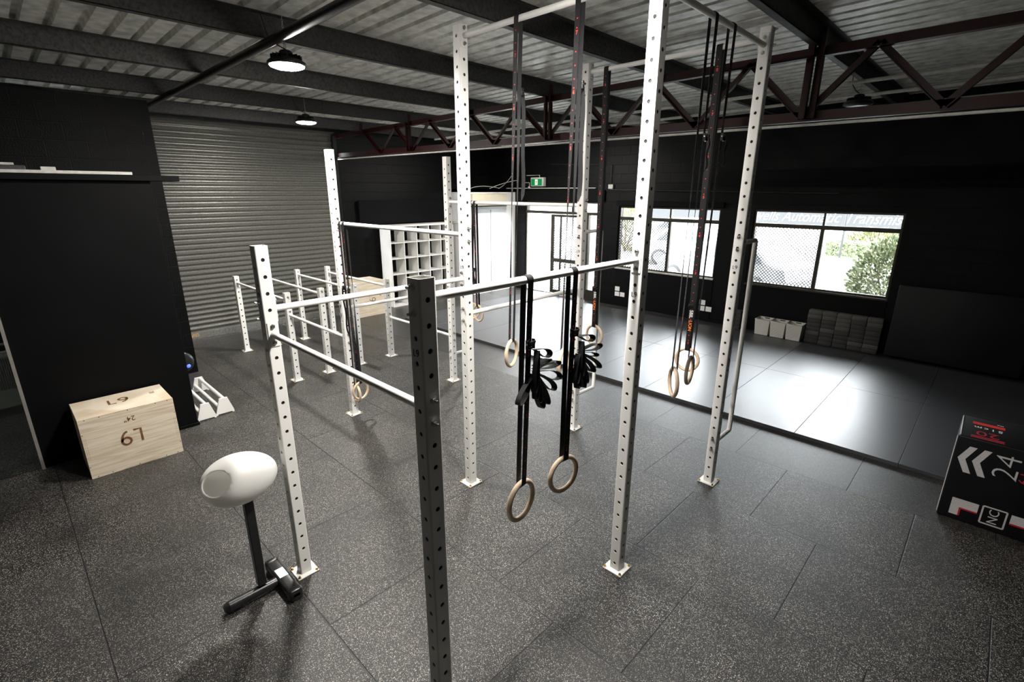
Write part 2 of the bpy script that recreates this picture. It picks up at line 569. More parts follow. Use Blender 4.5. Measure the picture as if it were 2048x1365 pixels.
    def build(s, name, parent=None, origin=None, tags=None, bevel=0):
        me = bpy.data.meshes.new(name)
        off = Vector(origin) if origin is not None else (wloc(parent) if parent is not None else Vector((0, 0, 0)))
        me.from_pydata([tuple(p - off) for p in s.v], [], s.f)
        for k in s.mats:
            me.materials.append(M[k])
        me.polygons.foreach_set('material_index', s.m)
        me.polygons.foreach_set('use_smooth', s.s)
        me.update()
        o = bpy.data.objects.new(name, me)
        COL.objects.link(o)
        if parent is not None:
            o.parent = parent
            o.location = off - wloc(parent)
        else:
            o.location = off
        if bevel:
            bv = o.modifiers.new('bevel', 'BEVEL')
            bv.width = bevel
            bv.segments = 2
            bv.limit_method = 'ANGLE'
        if tags:
            tag(o, *tags)
        return o


def wloc(o):
    l = Vector((0, 0, 0))
    while o is not None:
        l += Vector(o.location)
        o = o.parent
    return l


def tag(o, label=None, cat=None, group=None, kind=None):
    if label:
        o['label'] = label
    if cat:
        o['category'] = cat
    if group:
        o['group'] = group
    if kind:
        o['kind'] = kind
    return o


def thing(name, loc, label, cat, group=None):
    o = bpy.data.objects.new(name, None)
    o.empty_display_size = 0.1
    o.location = loc
    COL.objects.link(o)
    return tag(o, label, cat, group)


def struct(mb, name, label, cat='building', parent=None):
    o = mb.build(name, parent)
    if parent is None:
        tag(o, label, cat, None, 'structure')
    return o


def copy_tree(o, parent=None):
    c = o.copy()
    COL.objects.link(c)
    if parent is not None:
        c.parent = parent
    for ch in list(o.children):
        copy_tree(ch, c)
    return c


def frame_mx(origin, right, up):
    r = Vector(right).normalized()
    u = Vector(up).normalized()
    n = r.cross(u)
    return Matrix(((r.x, u.x, n.x, origin[0]), (r.y, u.y, n.y, origin[1]), (r.z, u.z, n.z, origin[2]), (0, 0, 0, 1)))


def stroke(mb, lines, wd, k, mx, th=0.0008):
    """thin-stroke mark: polylines in the xy plane of mx"""
    for L in lines:
        pts = [Vector((p[0], p[1], 0)) for p in L]
        mb.ribbon([p + Vector((0, 0, th)) for p in pts],
                  [Vector((-(pts[min(i + 1, len(pts) - 1)] - pts[max(i - 1, 0)]).y, (pts[min(i + 1, len(pts) - 1)] - pts[max(i - 1, 0)]).x, 0))
                   for i in range(len(pts))], wd / 2, k, th=th, mx=mx)


def L9(h):
    """the thin L9 mark, height h, centred"""
    a = h * 0.5
    lines = [[(-0.62 * h, a), (-0.62 * h, -a), (-0.18 * h, -a)]]
    r = 0.27 * h
    cx, cy = 0.32 * h, a - r
    circ = [(cx + r * math.cos(t), cy + r * math.sin(t)) for t in [2 * PI * i / 20 for i in range(21)]]
    lines.append(circ)
    tail = [(cx + r, cy)]
    for i in range(1, 9):
        t = i / 8 * PI / 2
        tail.append((cx + r - (1.5 * r) * (1 - math.cos(t)), cy - (h - r) * math.sin(t) * 0.98))
    lines.append(tail)
    return lines


# ------------------------------------------------------------------ building shell
def wall_with_holes(name, label, plane_y, th, x0, x1, z0, z1, holes, k, lower=None):
    mb = MB()
    xs = sorted({x0, x1, *[h[0] for h in holes], *[h[1] for h in holes]})
    for a, b_ in zip(xs[:-1], xs[1:]):
        cuts = [(z0, z1)]
        for hx0, hx1, hz0, hz1 in holes:
            if hx0 <= a + 1e-6 and hx1 >= b_ - 1e-6:
                n = []
                for c0, c1 in cuts:
                    if hz0 > c0:
                        n.append((c0, min(c1, hz0)))
                    if hz1 < c1:
                        n.append((max(c0, hz1), c1))
                cuts = n
        for c0, c1 in cuts:
            mb.box((a, plane_y, c0), (b_, plane_y + th, c1), k)
    return struct(mb, name, label)


HOLES = [(-6.22, -3.87, 0.0, 2.38), (-3.31, -0.97, 0.91, 2.30), (-0.33, 1.97, 0.91, 2.30)]
XR, XL, YF, YB = 6.2, -7.30, 7.5, -6.0
wall_with_holes('wall_front', 'black painted block wall with windows facing the street', YF, 0.2, XL - .2, XR + .2, -0.05, 4.5, HOLES, 'block')
mb = MB()
mb.box((XL - .2, YB - .2, -0.25), (XR + .2, YF + .2, 0.0), 'rubber')
fl = struct(mb, 'floor', 'speckled black rubber tile floor')
mb = MB(); mb.box((XR, YB, 0), (XR + .2, YF, 4.5), 'block')
struct(mb, 'wall_right', 'black block wall closing the hall beyond the soft plyo box')
mb = MB(); mb.box((XL - .2, YB - .2, 0), (XR + .2, YB, 4.5), 'block')
struct(mb, 'wall_rear', 'black block wall behind the photographer')
mb = MB()
mb.box((XL - .2, 2.68, 0), (XL, YF, 4.5), 'block')
mb.box((XL - .2, YB, 0), (XL, -1.3, 4.5), 'block')
mb.box((XL - .2, -1.3, 3.50), (XL, 2.68, 4.5), 'block')
struct(mb, 'wall_left', 'black block wall around the roller door')
# block partition beyond the black store room
mb = MB(); mb.box((-5.4, YB, 0), (-5.2, -0.895, 3.745), 'block')
struct(mb, 'wall_partition', 'black block partition wall ending beside the roller door')

# roller door
mb = MB()
y0, y1 = -1.3, 2.62
pts = []
pitch = 0.0912
z = 0.13
prof = []
while z < 3.60:
    for t, d in ((0.0, 0.0), (0.2, -0.003), (0.4, 0.008), (0.55, 0.020), (0.75, 0.020), (0.9, 0.008)):
        prof.append((-7.17 + d, z + t * pitch))
    z += pitch
vs, fs = [], []
for x, zz in prof:
    vs += [(x, y0, zz), (x, y1, zz)]
for i in range(len(prof) - 1):
    fs.append((2 * i, 2 * i + 1, 2 * i + 3, 2 * i + 2))
M['roller'] = mat('galvanised_roller_slats', (0.155, 0.155, 0.138), 0.38, 0.4, nscale=60, namt=0.30, bump=0.1, bscale=120)
mb.add(vs, fs, 'roller')
door = struct(mb, 'door_1', 'closed grey corrugated roller door')
M['rollrail'] = mat('galvanised_rail', (0.20, 0.20, 0.185), 0.5, 0.2, nscale=30, namt=0.25)
mb = MB(); mb.box((-7.19, y0, 0.002), (-7.13, y1, 0.13), 'rollrail', bev=0.006); mb.build('bottom_rail', door)
mb = MB()
R_ = 0.17
arc = [(-7.0 + R_ * math.cos(a), 3.64 + R_ * .7 * math.sin(a)) for a in [PI - i * PI / 2 / 8 for i in range(0, 9)]]
vs, fs = [], []
for i, (x, zz) in enumerate(arc):
    vs += [(x + (0.008 if i % 2 else 0), y0, zz), (x + (0.008 if i % 2 else 0), y1, zz)]
for i in range(len(arc) - 1):
    fs.append((2 * i, 2 * i + 1, 2 * i + 3, 2 * i + 2))
mb.add(vs, fs, 'roller')
mb.build('coil_hood', door)
mb = MB(); mb.box((-7.22, 2.60, 0), (-7.08, 2.68, 3.74), 'darkmetal', bev=0.005); mb.build('side_guide', door)
mb = MB(); mb.box((-7.1295, -0.56, 0.05), (-7.126, -0.36, 0.115), 'rust'); mb.build('rusty_plate', door)


# ceiling: ribbed sheets run along x, purlins along y, one truss along x
def roofz(x):
    return 4.015 + 0.018 * x


mb = MB()
y = -5.95
prof = []
while y < 7.5:
    prof += [(y, 0.0), (y + 0.138, 0.0), (y + 0.146, 0.05), (y + 0.192, 0.05)]
    y += 0.2
vs, fs = [], []
for yy, zz in prof:
    vs += [(XL - .1, yy, roofz(XL - .1) + zz), (XR + .1, yy, roofz(XR + .1) + zz)]
for i in range(len(prof) - 1):
    fs.append((2 * i, 2 * i + 1, 2 * i + 3, 2 * i + 2))
mb.add(vs, fs, 'sheet')
mb.box((XL - .2, YB - .2, 4.42), (XR + .2, YF + .2, 4.5), 'dark')
ceil = struct(mb, 'ceiling', 'ribbed galvanised roof sheeting')
for x in (-6.21, -4.67, -3.08, -1.50, 0.08, 1.63, 3.18, 4.75):
    mb = MB()
    zt = roofz(x)
    zb = zt - 0.175
    ya, yb = YB, YF
    mb.box((x - 0.003, ya, zb), (x + 0.003, yb, zt), 'galv')
    mb.box((x - 0.062, ya, zb), (x + 0.003, yb, zb + 0.004), 'galv')
    mb.box((x - 0.003, ya, zt - 0.004), (x + 0.062, yb, zt), 'galv')
    mb.box((x - 0.062, ya, zb), (x - 0.058, yb, zb + 0.018), 'galv')
    mb.build('roof_purlin', ceil)
tr = bpy.data.objects.new('roof_truss', None)
COL.objects.link(tr)
tr.parent = ceil
TY = 2.8


def angle_bar(p0, p1, w_, parent, name, k='maroon', gap=0.0):
    p0, p1 = Vector(p0), Vector(p1)
    d = (p1 - p0)
    L = d.length
    d.normalize()
    s_ = Vector((0, 1, 0))
    n = d.cross(s_)
    mx = Matrix(((d.x, s_.x, n.x, p0.x), (d.y, s_.y, n.y, p0.y), (d.z, s_.z, n.z, p0.z), (0, 0, 0, 1)))
    mb = MB()
    mb.box((0, -0.004, -w_ / 2), (L, 0.004, w_ / 2), k, mx)
    mb.box((0, -w_ * .8, -w_ / 2 - .004), (L, 0.004, -w_ / 2 + .004), k, mx)
    return mb.build(name, parent)


def zc(x):
    return 3.80 + 0.012 * x


angle_bar((XL, TY, 3.335), (XR, TY, 3.27), 0.09, tr, 'bottom_chord')
angle_bar((XL, TY, zc(XL)), (XR, TY, zc(XR)), 0.085, tr, 'top_chord')


def zbot(x):
    return 3.335 - 0.0048 * (x - XL)


k = -7
while 0.03 + 1.025 * k < XR - 1:
    xt = 0.03 + 1.025 * k
    xb = xt + 0.5125
    if xt > XL + .3:
        angle_bar((xt, TY, zc(xt)), (xb, TY, zbot(xb)), 0.055, tr, 'diagonal_brace')
        angle_bar((xb, TY, zbot(xb)), (xt + 1.025, TY, zc(xt + 1.025)), 0.055, tr, 'diagonal_brace')
    k += 1
for x in (-4.67, -1.5, 1.61, 4.75):
    for dx in (-0.035, 0.045):
        angle_bar((x + dx, TY - .03, zbot(x) - .02), (x + dx, TY - .03, roofz(x) - .05), 0.062, tr, 'upright_brace')
for x in (-6.21, -3.08, 0.08, 3.18):
    angle_bar((x, TY - .03, zc(x) - .02), (x, TY - .03, roofz(x) - .03), 0.07, tr, 'purlin_cleat')
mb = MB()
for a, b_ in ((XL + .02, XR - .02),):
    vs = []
mb.tube([(XL + .02, TY - .02, 3.262), (XR - .02, TY - .02, 3.197)], 0.013, 'conduit', 10)  # pale tube paints the daylight caught by the chord's bottom flange
mb.build('conduit_or_lit_edge', tags=('long pale tube standing in for the lit bottom edge of the maroon truss', 'conduit'))
for i, (yy, zz, lab) in enumerate(((4.3, 3.77, 'pale conduit under the roof just beyond the maroon truss'),
                                   (5.2, 3.76, 'pale conduit under the roof midway between truss and street wall'),
                                   (6.3, 3.75, 'pale conduit under the roof beside the street wall'))):
    mb = MB()
    mb.tube([(-5.9, yy, zz - .1), (5.5, yy, zz + .07)], 0.02, 'conduit', 10)
    mb.build('conduit_or_lit_edge', tags=(lab, 'conduit'))
mb = MB()
mb.tube([(-6.6, -0.80, 3.735), (3.2, -0.88, 3.75)], 0.036, 'pipe', 16)
mb.build('overhead_pipe', tags=('dark round pipe slung below the purlins past the lamp', 'pipe'))
mb = MB()
M['conduit_grey'] = mat('grey_conduit', (0.16, 0.155, 0.15), 0.45, nscale=20, namt=0.2)
mb.tube([(-1.52, -0.74, 3.84), (-1.51, -0.76, 3.80), (-1.48, -0.77, 3.782), (-1.40, -0.775, 3.775), (3.2, -0.80, 3.79)], 0.019, 'conduit_grey', 12)
mb.build('conduit_or_lit_edge', tags=('thin grey conduit with an elbow running beside the dark overhead pipe', 'conduit'))


# ------------------------------------------------------------------ lamps
def high_bay(loc, label, lit=True):
    x, y_, z_ = loc
    t = thing('high_bay_lamp', loc, label, 'ceiling lamp', 'hanging high bay lamps')
    mb = MB()
    mx = Matrix.Translation(loc)
    mb.lathe([(0.0, 0.105), (0.035, 0.10), (0.05, 0.09), (0.062, 0.055), (0.075, 0.045), (0.115, 0.032), (0.148, 0.012), (0.152, 0.0), (0.150, -0.012), (0.135, -0.014)], 'darkmetal', 28, mx)
    for i in range(18):
        a = 2 * PI * i / 18
        mb.box((0.055, -0.003, 0.03), (0.12, 0.003, 0.062), 'darkmetal', mx @ Matrix.Rotation(a, 4, 'Z'))
    mb.build('housing', t)
    mb = MB()
    mb.lathe([(0.135, -0.012), (0.13, -0.022), (0.10, -0.032), (0.05, -0.036), (0.0, -0.037)], 'lens' if lit else 'lensoff', 28, mx)
    mb.build('lens', t)
    mb = MB()
    mb.tube([(x + 0.018 * math.cos(a), y_, z_ + 0.125 + 0.022 * math.sin(a)) for a in [2 * PI * i / 10 for i in range(10)]], 0.004, 'steel', 6, closed=True)
    zz = z_ + 0.145
    i = 0
    while zz < roofz(x) - .02:
        c = Vector((x, y_, zz))
        u = Vector((1, 0, 0)) if i % 2 else Vector((0, 1, 0))
        mb.tube([c + u * 0.006 * math.cos(a) + Vector((0, 0, 0.013 * math.sin(a))) for a in [2 * PI * q / 8 for q in range(8)]], 0.0017, 'steel', 5, closed=True)
        zz += 0.021
        i += 1
    mb.build('chain', t)
    mb = MB()
    mb.tube([(x, y_ + .02, z_ + .10), (x - .04, y_ - .05, z_ + .14), (x - .07, y_ - .10, z_ + .20), (x - .08, y_ - .13, roofz(x) - .02)], 0.005, 'blackplastic', 6)
    mb.build('cable', t)
    return t


high_bay((-1.36, -0.70, 3.62), 'lit round high bay lamp on a chain beside the dark overhead pipe')
high_bay((-4.54, 0.90, 3.60), 'lit round high bay lamp hanging in front of the roller door')
high_bay((1.56, -0.62, 3.60), 'lit round high bay lamp directly over the tall pull-up rig')
high_bay((1.63, 4.60, 3.60), 'unlit round high bay lamp beyond the truss above the mats', lit=False)
high_bay((-4.52, 5.25, 3.60), 'lit round high bay lamp beyond the truss near the white partition')


# ------------------------------------------------------------------ front openings
def mesh_panel(x0, x1, z0, z1, yy, parent, name='security_mesh'):
    mb = MB()
    st = 0.062
    W_, H_ = x1 - x0, z1 - z0
    for sgn in (1, -1):
        c = -H_
        while c < W_:
            a0, b0 = (c, 0.0) if c >= 0 else (0.0, -c)
            a1, b1 = (c + H_, H_) if c + H_ <= W_ else (W_, W_ - c)
            if sgn < 0:
                a0, a1 = W_ - a0, W_ - a1
            p0, p1 = Vector((x0 + a0, yy, z0 + b0)), Vector((x0 + a1, yy, z0 + b1))
            if (p1 - p0).length > .02:
                mb.ribbon([p0, p1], [(0, 1, 0)] * 2, 0.003, 'wire', th=0.006)
            c += st
    return mb.build(name, parent)


def window(name, x0, x1, z0, z1, zt, xm, label):
    mb = MB()
    yf0, yf1 = 7.54, 7.61
    f = 0.035
    mb.box((x0, yf0, z0), (x0 + f, yf1, z1), 'alu'); mb.box((x1 - f, yf0, z0), (x1, yf1, z1), 'alu')
    mb.box((x0 + f, yf0, z0), (x1 - f, yf1, z0 + f), 'alu'); mb.box((x0 + f, yf0, z1 - f), (x1 - f, yf1, z1), 'alu')
    mb.box((x0 + f, yf0 - .01, zt - .045), (x1 - f, yf1, zt + .02), 'alu')
    mb.box((xm - .03, yf0, z0 + f), (xm + .03, yf1, zt - .045), 'alu')
    mb.box((xm - .018, yf0, zt + .02), (xm + .018, yf1, z1 - f), 'alu')
    mb.box((x0 + f, yf0 - .012, zt + .02), (x1 - f, yf0 + .03, zt + .03), 'rollrail')
    w_ = struct(mb, name, label)
    mb = MB(); mb.box((x0 + f, 7.585, z0 + f), (x1 - f, 7.591, z1 - f), 'glass'); mb.build('pane', w_)
    mb = MB(); mb.box((x0 - .01, 7.47, z0 - .03), (x1 + .01, 7.56, z0 + .001), 'conduit' if name == 'window_1' else 'alu', bev=.003); mb.build('sill', w_)
    mesh_panel(x0 + f, xm - .03, z0 + f, zt - .045, 7.565, w_)
    return w_


window('window_1', -3.31, -0.97, 0.91, 2.30, 2.045, -2.05, 'two pane window with mesh beyond the hanging straps')
window('window_2', -0.33, 1.97, 0.91, 2.30, 2.03, 0.84, 'two pane window above the grey foam blocks')
mb = MB()
mb.box((-3.36, 7.44, 2.32), (-0.9, 7.5, 2.42), 'slate', bev=.004)
mb.build('trim_2', tags=('dark board over the window', 'building', None, 'structure'))
# sliding entrance door
mb = MB()
X0, X1 = -6.22, -3.87
for a, b_ in (((X0, 7.52, 0), (X0 + .05, 7.64, 2.38)), ((X1 - .04, 7.52, 0), (X1, 7.64, 2.38)), ((X0, 7.52, 2.34), (X1, 7.64, 2.38)),
              ((X0, 7.51, 2.07), (X1, 7.64, 2.14)), ((X0, 7.52, 0), (X1, 7.64, 0.02)), ((-4.66 - .02, 7.52, 2.14), (-4.66 + .02, 7.64, 2.34)),
              ((-4.22, 7.53, 0), (-4.16, 7.63, 2.07)), ((-4.16, 7.53, 0.0), (X1 - .04, 7.63, 0.25))):
    mb.box(a, b_, 'alu')
mb.box((X0 + .05, 7.515, 0.0), (X0 + .085, 7.63, 2.07), 'palealu')
d2 = struct(mb, 'door_2', 'sliding glass entrance door standing open')
mb = MB()
for a, b_ in (((-5.30, 7.50, .03), (-5.22, 7.535, 2.06)), ((-4.30, 7.50, .03), (-4.24, 7.535, 2.06)), ((-5.22, 7.50, 2.0), (-4.30, 7.535, 2.06)),
              ((-5.22, 7.50, .03), (-4.30, 7.535, .12)), ((-5.02, 7.505, .12), (-4.98, 7.53, 2.0))):
    mb.box(a, b_, 'alu')
mb.box((-5.315, 7.495, .03), (-5.30, 7.54, 2.06), 'palealu')
mb.box((-5.22, 7.50, .86), (-4.30, 7.53, .95), 'alu')
lf = mb.build('sliding_leaf', d2)
mb = MB(); mb.box((-5.22, 7.515, .12), (-4.30, 7.52, 2.0), 'glass'); mb.build('pane', lf)
mesh_panel(-5.22, -4.30, 0.12, 2.0, 7.505, lf)
mb = MB(); mb.tube([(-5.26, 7.50, .95), (-5.26, 7.465, .97), (-5.26, 7.465, 1.10), (-5.26, 7.50, 1.12)], .009, 'darkmetal', 8); mb.build('handle', lf)
mb = MB(); mb.box((-4.16, 7.57, .25), (X1 - .04, 7.575, 2.07), 'glass'); mb.box((X0 + .05, 7.57, 2.14), (X1 - .04, 7.575, 2.34), 'glass'); mb.build('side_pane', d2)
mb = MB(); mb.box((X0 - .12, 7.42, 2.40), (-3.7, 7.5, 2.66), 'slate', bev=.004)
mb.build('trim_3', tags=('dark lintel board over the entrance door', 'building', None, 'structure'))
mb = MB(); mb.box((-3.87, 7.475, 0), (XR, 7.5, .06), 'dark'); mb.build('baseboard_front', tags=('black skirting below the windows', 'building', None, 'structure'))
mb = MB()
mb.box((-3.30, 7.485, .06), (-0.96, 7.5, .905), 'dark'); mb.box((-0.33, 7.485, .06), (1.97, 7.5, .905), 'dark')
mb.build('trim_4', tags=('smooth black panels under the windows', 'building', None, 'structure'))
mb = MB(); mb.box((-5.45, 7.04, 0.0), (-4.35, 7.46, .012), 'blackplastic', bev=.003)
mb.build('door_mat', tags=('black door mat lying inside the open sliding entrance door', 'mat'))

# ------------------------------------------------------------------ training mats
MW, MY = 0.945, (3.13, 5.15, 7.02)
mb = MB()
mb.box((0, 0, 0), (MW - .002, 2.0, .04), 'vinyl', bev=.003)
first = None
i = 0
for r in range(2):
    c = -8
    while 1.905 + c * MW < 5.4:
        x = 1.905 + c * MW
        ly = MY[r + 1] - MY[r]
        if first is None or r == 1 and c == -8:
            mb = MB()
            mb.box((0, 0, 0.001), (MW - .0028, ly - .0028, .042), 'vinyl', bev=.002)
            o = mb.build('training_mat')
            first = o
        else:
            o = first.copy()
            COL.objects.link(o)
        o.location = (x, MY[r], 0)
        tag(o, ('smooth black training mat in the row bordering the speckled rubber floor' if r == 0 else 'smooth black training mat in the row next to the windowed wall'),
            'mat', 'training mats bordering the rubber floor' if r == 0 else 'training mats next to the windowed wall')
        c += 1


# ------------------------------------------------------------------ pull-up rig
PIT, PW = 0.1012, 0.039
ZX0, ZY0 = 0.0605 + PIT / 2, 0.0605    # first hole on the x faces / y faces
_post_cache = {}


def post_mesh(h, mark):
    key = (h, mark)
    if key in _post_cache:
        return _post_cache[key]
    mb = MB()
    rc, hr, nseg, depth = 0.007, 0.0115, 12, 0.005
    P = PW
    zb = 0.008
    for face in range(4):
        rot = Matrix.Rotation(face * PI / 2, 4, 'Z')      # face 0: +x
        z0 = ZX0 if face % 2 == 0 else ZY0
        hw = P - rc
        zs = []
        z = z0
        while z + 0.03 < h:
            zs.append(z)
            z += PIT
        cur = zb
        for z in zs:
            lo, hi = z - 0.025, z + 0.025
            if lo > cur:
                mb.add([(P, -hw, cur), (P, hw, cur), (P, hw, lo), (P, -hw, lo)], [(0, 1, 2, 3)], 'white', False, rot)
            outer, inner, deep = [], [], []
            for j in range(nseg):
                a = 2 * PI * j / nseg + PI / 4
                ca, sa = math.cos(a), math.sin(a)
                m_ = max(abs(ca), abs(sa))
                outer.append((P, ca / m_ * hw, z + sa / m_ * 0.025))
                inner.append((P, ca * hr, z + sa * hr))
                deep.append((P - depth, ca * hr, z + sa * hr))
            vs = outer + inner + deep
            fs = []
            for j in range(nseg):
                q = (j + 1) % nseg
                fs.append((j, q, nseg + q, nseg + j))
                fs.append((nseg + j, nseg + q, 2 * nseg + q, 2 * nseg + j))
            mb.add(vs, fs, 'white', False, rot)
            cur = hi
        mb.add([(P, -hw, cur), (P, hw, cur), (P, hw, h), (P, -hw, h)], [(0, 1, 2, 3)], 'white', False, rot)
        # rounded corner
        cv = []
        for j in range(4):
            a = j / 3 * PI / 2
            cv.append((hw + rc * math.cos(a), hw + rc * math.sin(a)))
        vs, fs = [], []
        for a, b_ in cv:
            vs += [(a, b_, zb), (a, b_, h)]
        for j in range(3):
            fs.append((2 * j, 2 * j + 2, 2 * j + 3, 2 * j + 1))
        mb.add(vs, fs, 'white', True, rot)
        # top rim and inner wall
        t_ = 0.004
        mb.add([(P, -P + .003, h), (P, P - .003, h), (P - t_, P - t_, h), (P - t_, -P + t_, h)], [(0, 1, 2, 3)], 'white', False, rot)
        mb.add([(P - t_ - .001, -P + t_, h), (P - t_ - .001, P - t_, h), (P - t_ - .001, P - t_, h - .06), (P - t_ - .001, -P + t_, h - .06)], [(0, 1, 2, 3)], 'white', False, rot)
    c_ = P - .0056
    mb.box((-c_, -c_, zb), (c_, c_, h - .07), 'inside')  # solid dark core added so the holes read as shaded hollow
    if mark:
        stroke(mb, L9(0.026), 0.0042, 'mark', frame_mx((0, -P - .0002, 2.028), (1, 0, 0), (0, 0, 1)), th=0.0005)
    me_o = mb.build('upright')
    me = me_o.data
    bpy.data.objects.remove(me_o)
    _post_cache[key] = me
    return me


mb = MB()
mb.box((-.075, -.075, 0.0005), (.075, .075, .009), 'white', bev=.002)
_bp = mb.build('base_plate'); BP_ME = _bp.data; bpy.data.objects.remove(_bp)
mb = MB()
mb.lathe([(0.0, .014), (.007, .014), (.0085, .012), (.0085, .004), (.012, .003), (.012, 0)], 'brass', 6, smooth=False)
_bp = mb.build('anchor_bolt'); AB_ME = _bp.data; bpy.data.objects.remove(_bp)
mb = MB()   # hex bolt, axis +x, head outwards
rx = Matrix.Rotation(PI / 2, 4, 'Y')
mb.lathe([(0.0, .014), (.009, .014), (.0115, .011), (.0115, .003), (.0155, .003), (.0155, 0.0), (0, 0)], 'chrome', 6, mx=rx, smooth=False)
_bp = mb.build('bolt'); BO_ME = _bp.data; bpy.data.objects.remove(_bp)
mb = MB()   # nut with bolt end
mb.lathe([(0.0, .030), (.005, .030), (.0062, .028), (.0062, .014), (.0105, .014), (.0115, .012), (.0115, .003), (.0155, .003), (.0155, 0.0)], 'chrome', 8, mx=rx, smooth=False)
_bp = mb.build('nut'); NU_ME = _bp.data; bpy.data.objects.remove(_bp)


def inst(me, name, parent, loc, rz=0):
    o = bpy.data.objects.new(name, me)
    COL.objects.link(o)
    o.parent = parent
    o.location = loc
    o.rotation_euler = (0, 0, rz)
    return o


def upright(parent, x, y_, h, mark=True):
    base = wloc(parent)
    o = inst(post_mesh(h, mark), 'upright', parent, (x - base.x, y_ - base.y, 0))
    inst(BP_ME, 'base_plate', o, (0, 0, 0))
    for sx in (-1, 1):
        for sy in (-1, 1):
            inst(AB_ME, 'anchor_bolt', o, (sx * .062, sy * .062, .009))
    return o


def crossbar(parent, p0, p1, r=0.0195):
    """bar between two uprights' axes, along x or y, flange plates and bolts included"""
    p0, p1 = Vector(p0), Vector(p1)
    ax = (p1 - p0).normalized()
    side = Vector((-ax.y, ax.x, 0)).normalized()
    a, b_ = p0 + ax * (PW + .006), p1 - ax * (PW + .006)
    mb = MB()
    mb.tube([a, b_], r, 'white', 18, caps=False)
    for c, s in ((p0, 1), (p1, -1)):
        q = c + ax * s * (PW + .003)
        mx = frame_mx(q, side, (0, 0, 1))
        mb.box((-.031, -.078, -.003), (.031, .078, .003), 'white', mx, bev=.002)
    base = wloc(parent)
    o = bpy.data.objects.new('crossbar', None)
    COL.objects.unlink(o) if o.name in COL.objects else None
    ob = mb.build('crossbar', parent)
    for c, s in ((p0, 1), (p1, -1)):
        for dz in (-PIT / 2, PIT / 2):
            ang = math.atan2(ax.y * s, ax.x * s)
            q = c + ax * s * (PW + .006) + Vector((0, 0, dz))
            inst(BO_ME, 'bolt', ob, q - wloc(ob), ang)
            q = c - ax * s * PW + Vector((0, 0, dz))
            inst(NU_ME, 'nut', ob, q - wloc(ob), ang + PI)
    return ob


def snap(z, axis):
    z0 = ZX0 if axis == 'x' else ZY0
    n = round((z - z0) / PIT - 0.5)
    return z0 + (n + 0.5) * PIT


XA, XC, XG, XJ, XI = 0.0, 1.6, -2.165, -3.786, -5.780
YA, YD, YF_ = -1.598, 0.0, 1.579
HA, HD, HG, HS = 2.318, 3.775, 3.045, 1.283
rig = thing('pull_up_rig', (XA, YD, 0), 'white bolted steel pull-up rig with tall perforated uprights and round crossbars', 'exercise rig')
for x, y_, h in ((XA, YA, HA), (XC, YA, HA), (XA, YD, HD), (XC, YD, HD), (XC, YF_, HD), (XA, YF_, HD), (XG, YD, HG), (XG, YF_, HG)):
    upright(rig, x, y_, h)
for x, y_ in ((XJ, YD), (XI, YD), (XJ, YF_), (XI, YF_)):
    upright(rig, x, y_, HS, False)
for p0, p1 in (((XA, YA, 1.765), (XC, YA, 1.765)), ((XA, YA, 1.925), (XA, YD, 1.925)), ((XC, YA, 2.228), (XC, YD, 2.228)),
               ((XA, YD, 3.69), (XC, YD, 3.69)), ((XC, YD, 3.607), (XC, YF_, 3.607)), ((XA, YF_, 3.69), (XC, YF_, 3.69)),
               ((XG, YF_, 2.50), (XA, YF_, 2.50)), ((XA, YD, 1.60), (XA, YF_, 1.60)), ((XG, YD, 2.275), (XA, YD, 2.275)),
               ((XG, YD, 1.32), (XG, YF_, 1.32)), ((XJ, YD, .962), (XG, YD, .962)), ((XJ, YF_, .675), (XG, YF_, .675)),
               ((XI, YD, 1.195), (XJ, YD, 1.195)), ((XI, YF_, 1.195), (XJ, YF_, 1.195))):
    axn = 'x' if abs(p1[0] - p0[0]) > .5 else 'y'
    z = snap(p0[2], axn)
    if z + 0.06 > HS and p0[2] < 1.2:
        z = 1.195
    crossbar(rig, (p0[0], p0[1], z), (p1[0], p1[1], z))
for x in (XC, XA, XG):       # offset vertical grab poles on the window side
    mb = MB()
    ys = YF_ + PW
    z0, z1 = 0.40, 2.222
    mb.tube([(x, ys + .004, z0), (x, ys + .31, z0 + .0), (x, ys + .325, z0 + .012), (x, ys + .325, z1 - .012), (x, ys + .31, z1), (x, ys + .004, z1)], 0.0195, 'white', 16, caps=False)
    for z in (z0, z1):
        mb.box((x - .03, ys, z - .078), (x + .03, ys + .006, z + .078), 'white', bev=.002)
    ob = mb.build('grab_pole', rig)
    for z in (z0, z1):
        for dz in (-PIT / 2, PIT / 2):
            inst(BO_ME, 'bolt', ob, Vector((x, ys + .006, z + dz)) - wloc(ob), PI / 2)
            inst(NU_ME, 'nut', ob, Vector((x, YF_ - PW, z + dz)) - wloc(ob), -PI / 2)
for y_, lab in ((0.488, 'low white bar on two short posts, beside the row joined to the rig\'s front line'),
                (1.012, 'low white bar on two short posts, nearer the far plywood box')):
    t = thing('low_parallel_bar', ((XI + XJ) / 2, y_, 0), lab, 'exercise bar', 'free standing low bars')
    upright(t, XI, y_, HS, False)
    upright(t, XJ, y_, HS, False)
    crossbar(t, (XI, y_, 1.195), (XJ, y_, 1.195))


# ------------------------------------------------------------------ gymnastic rings
def sm(t):
    return t * t * (3 - 2 * t)


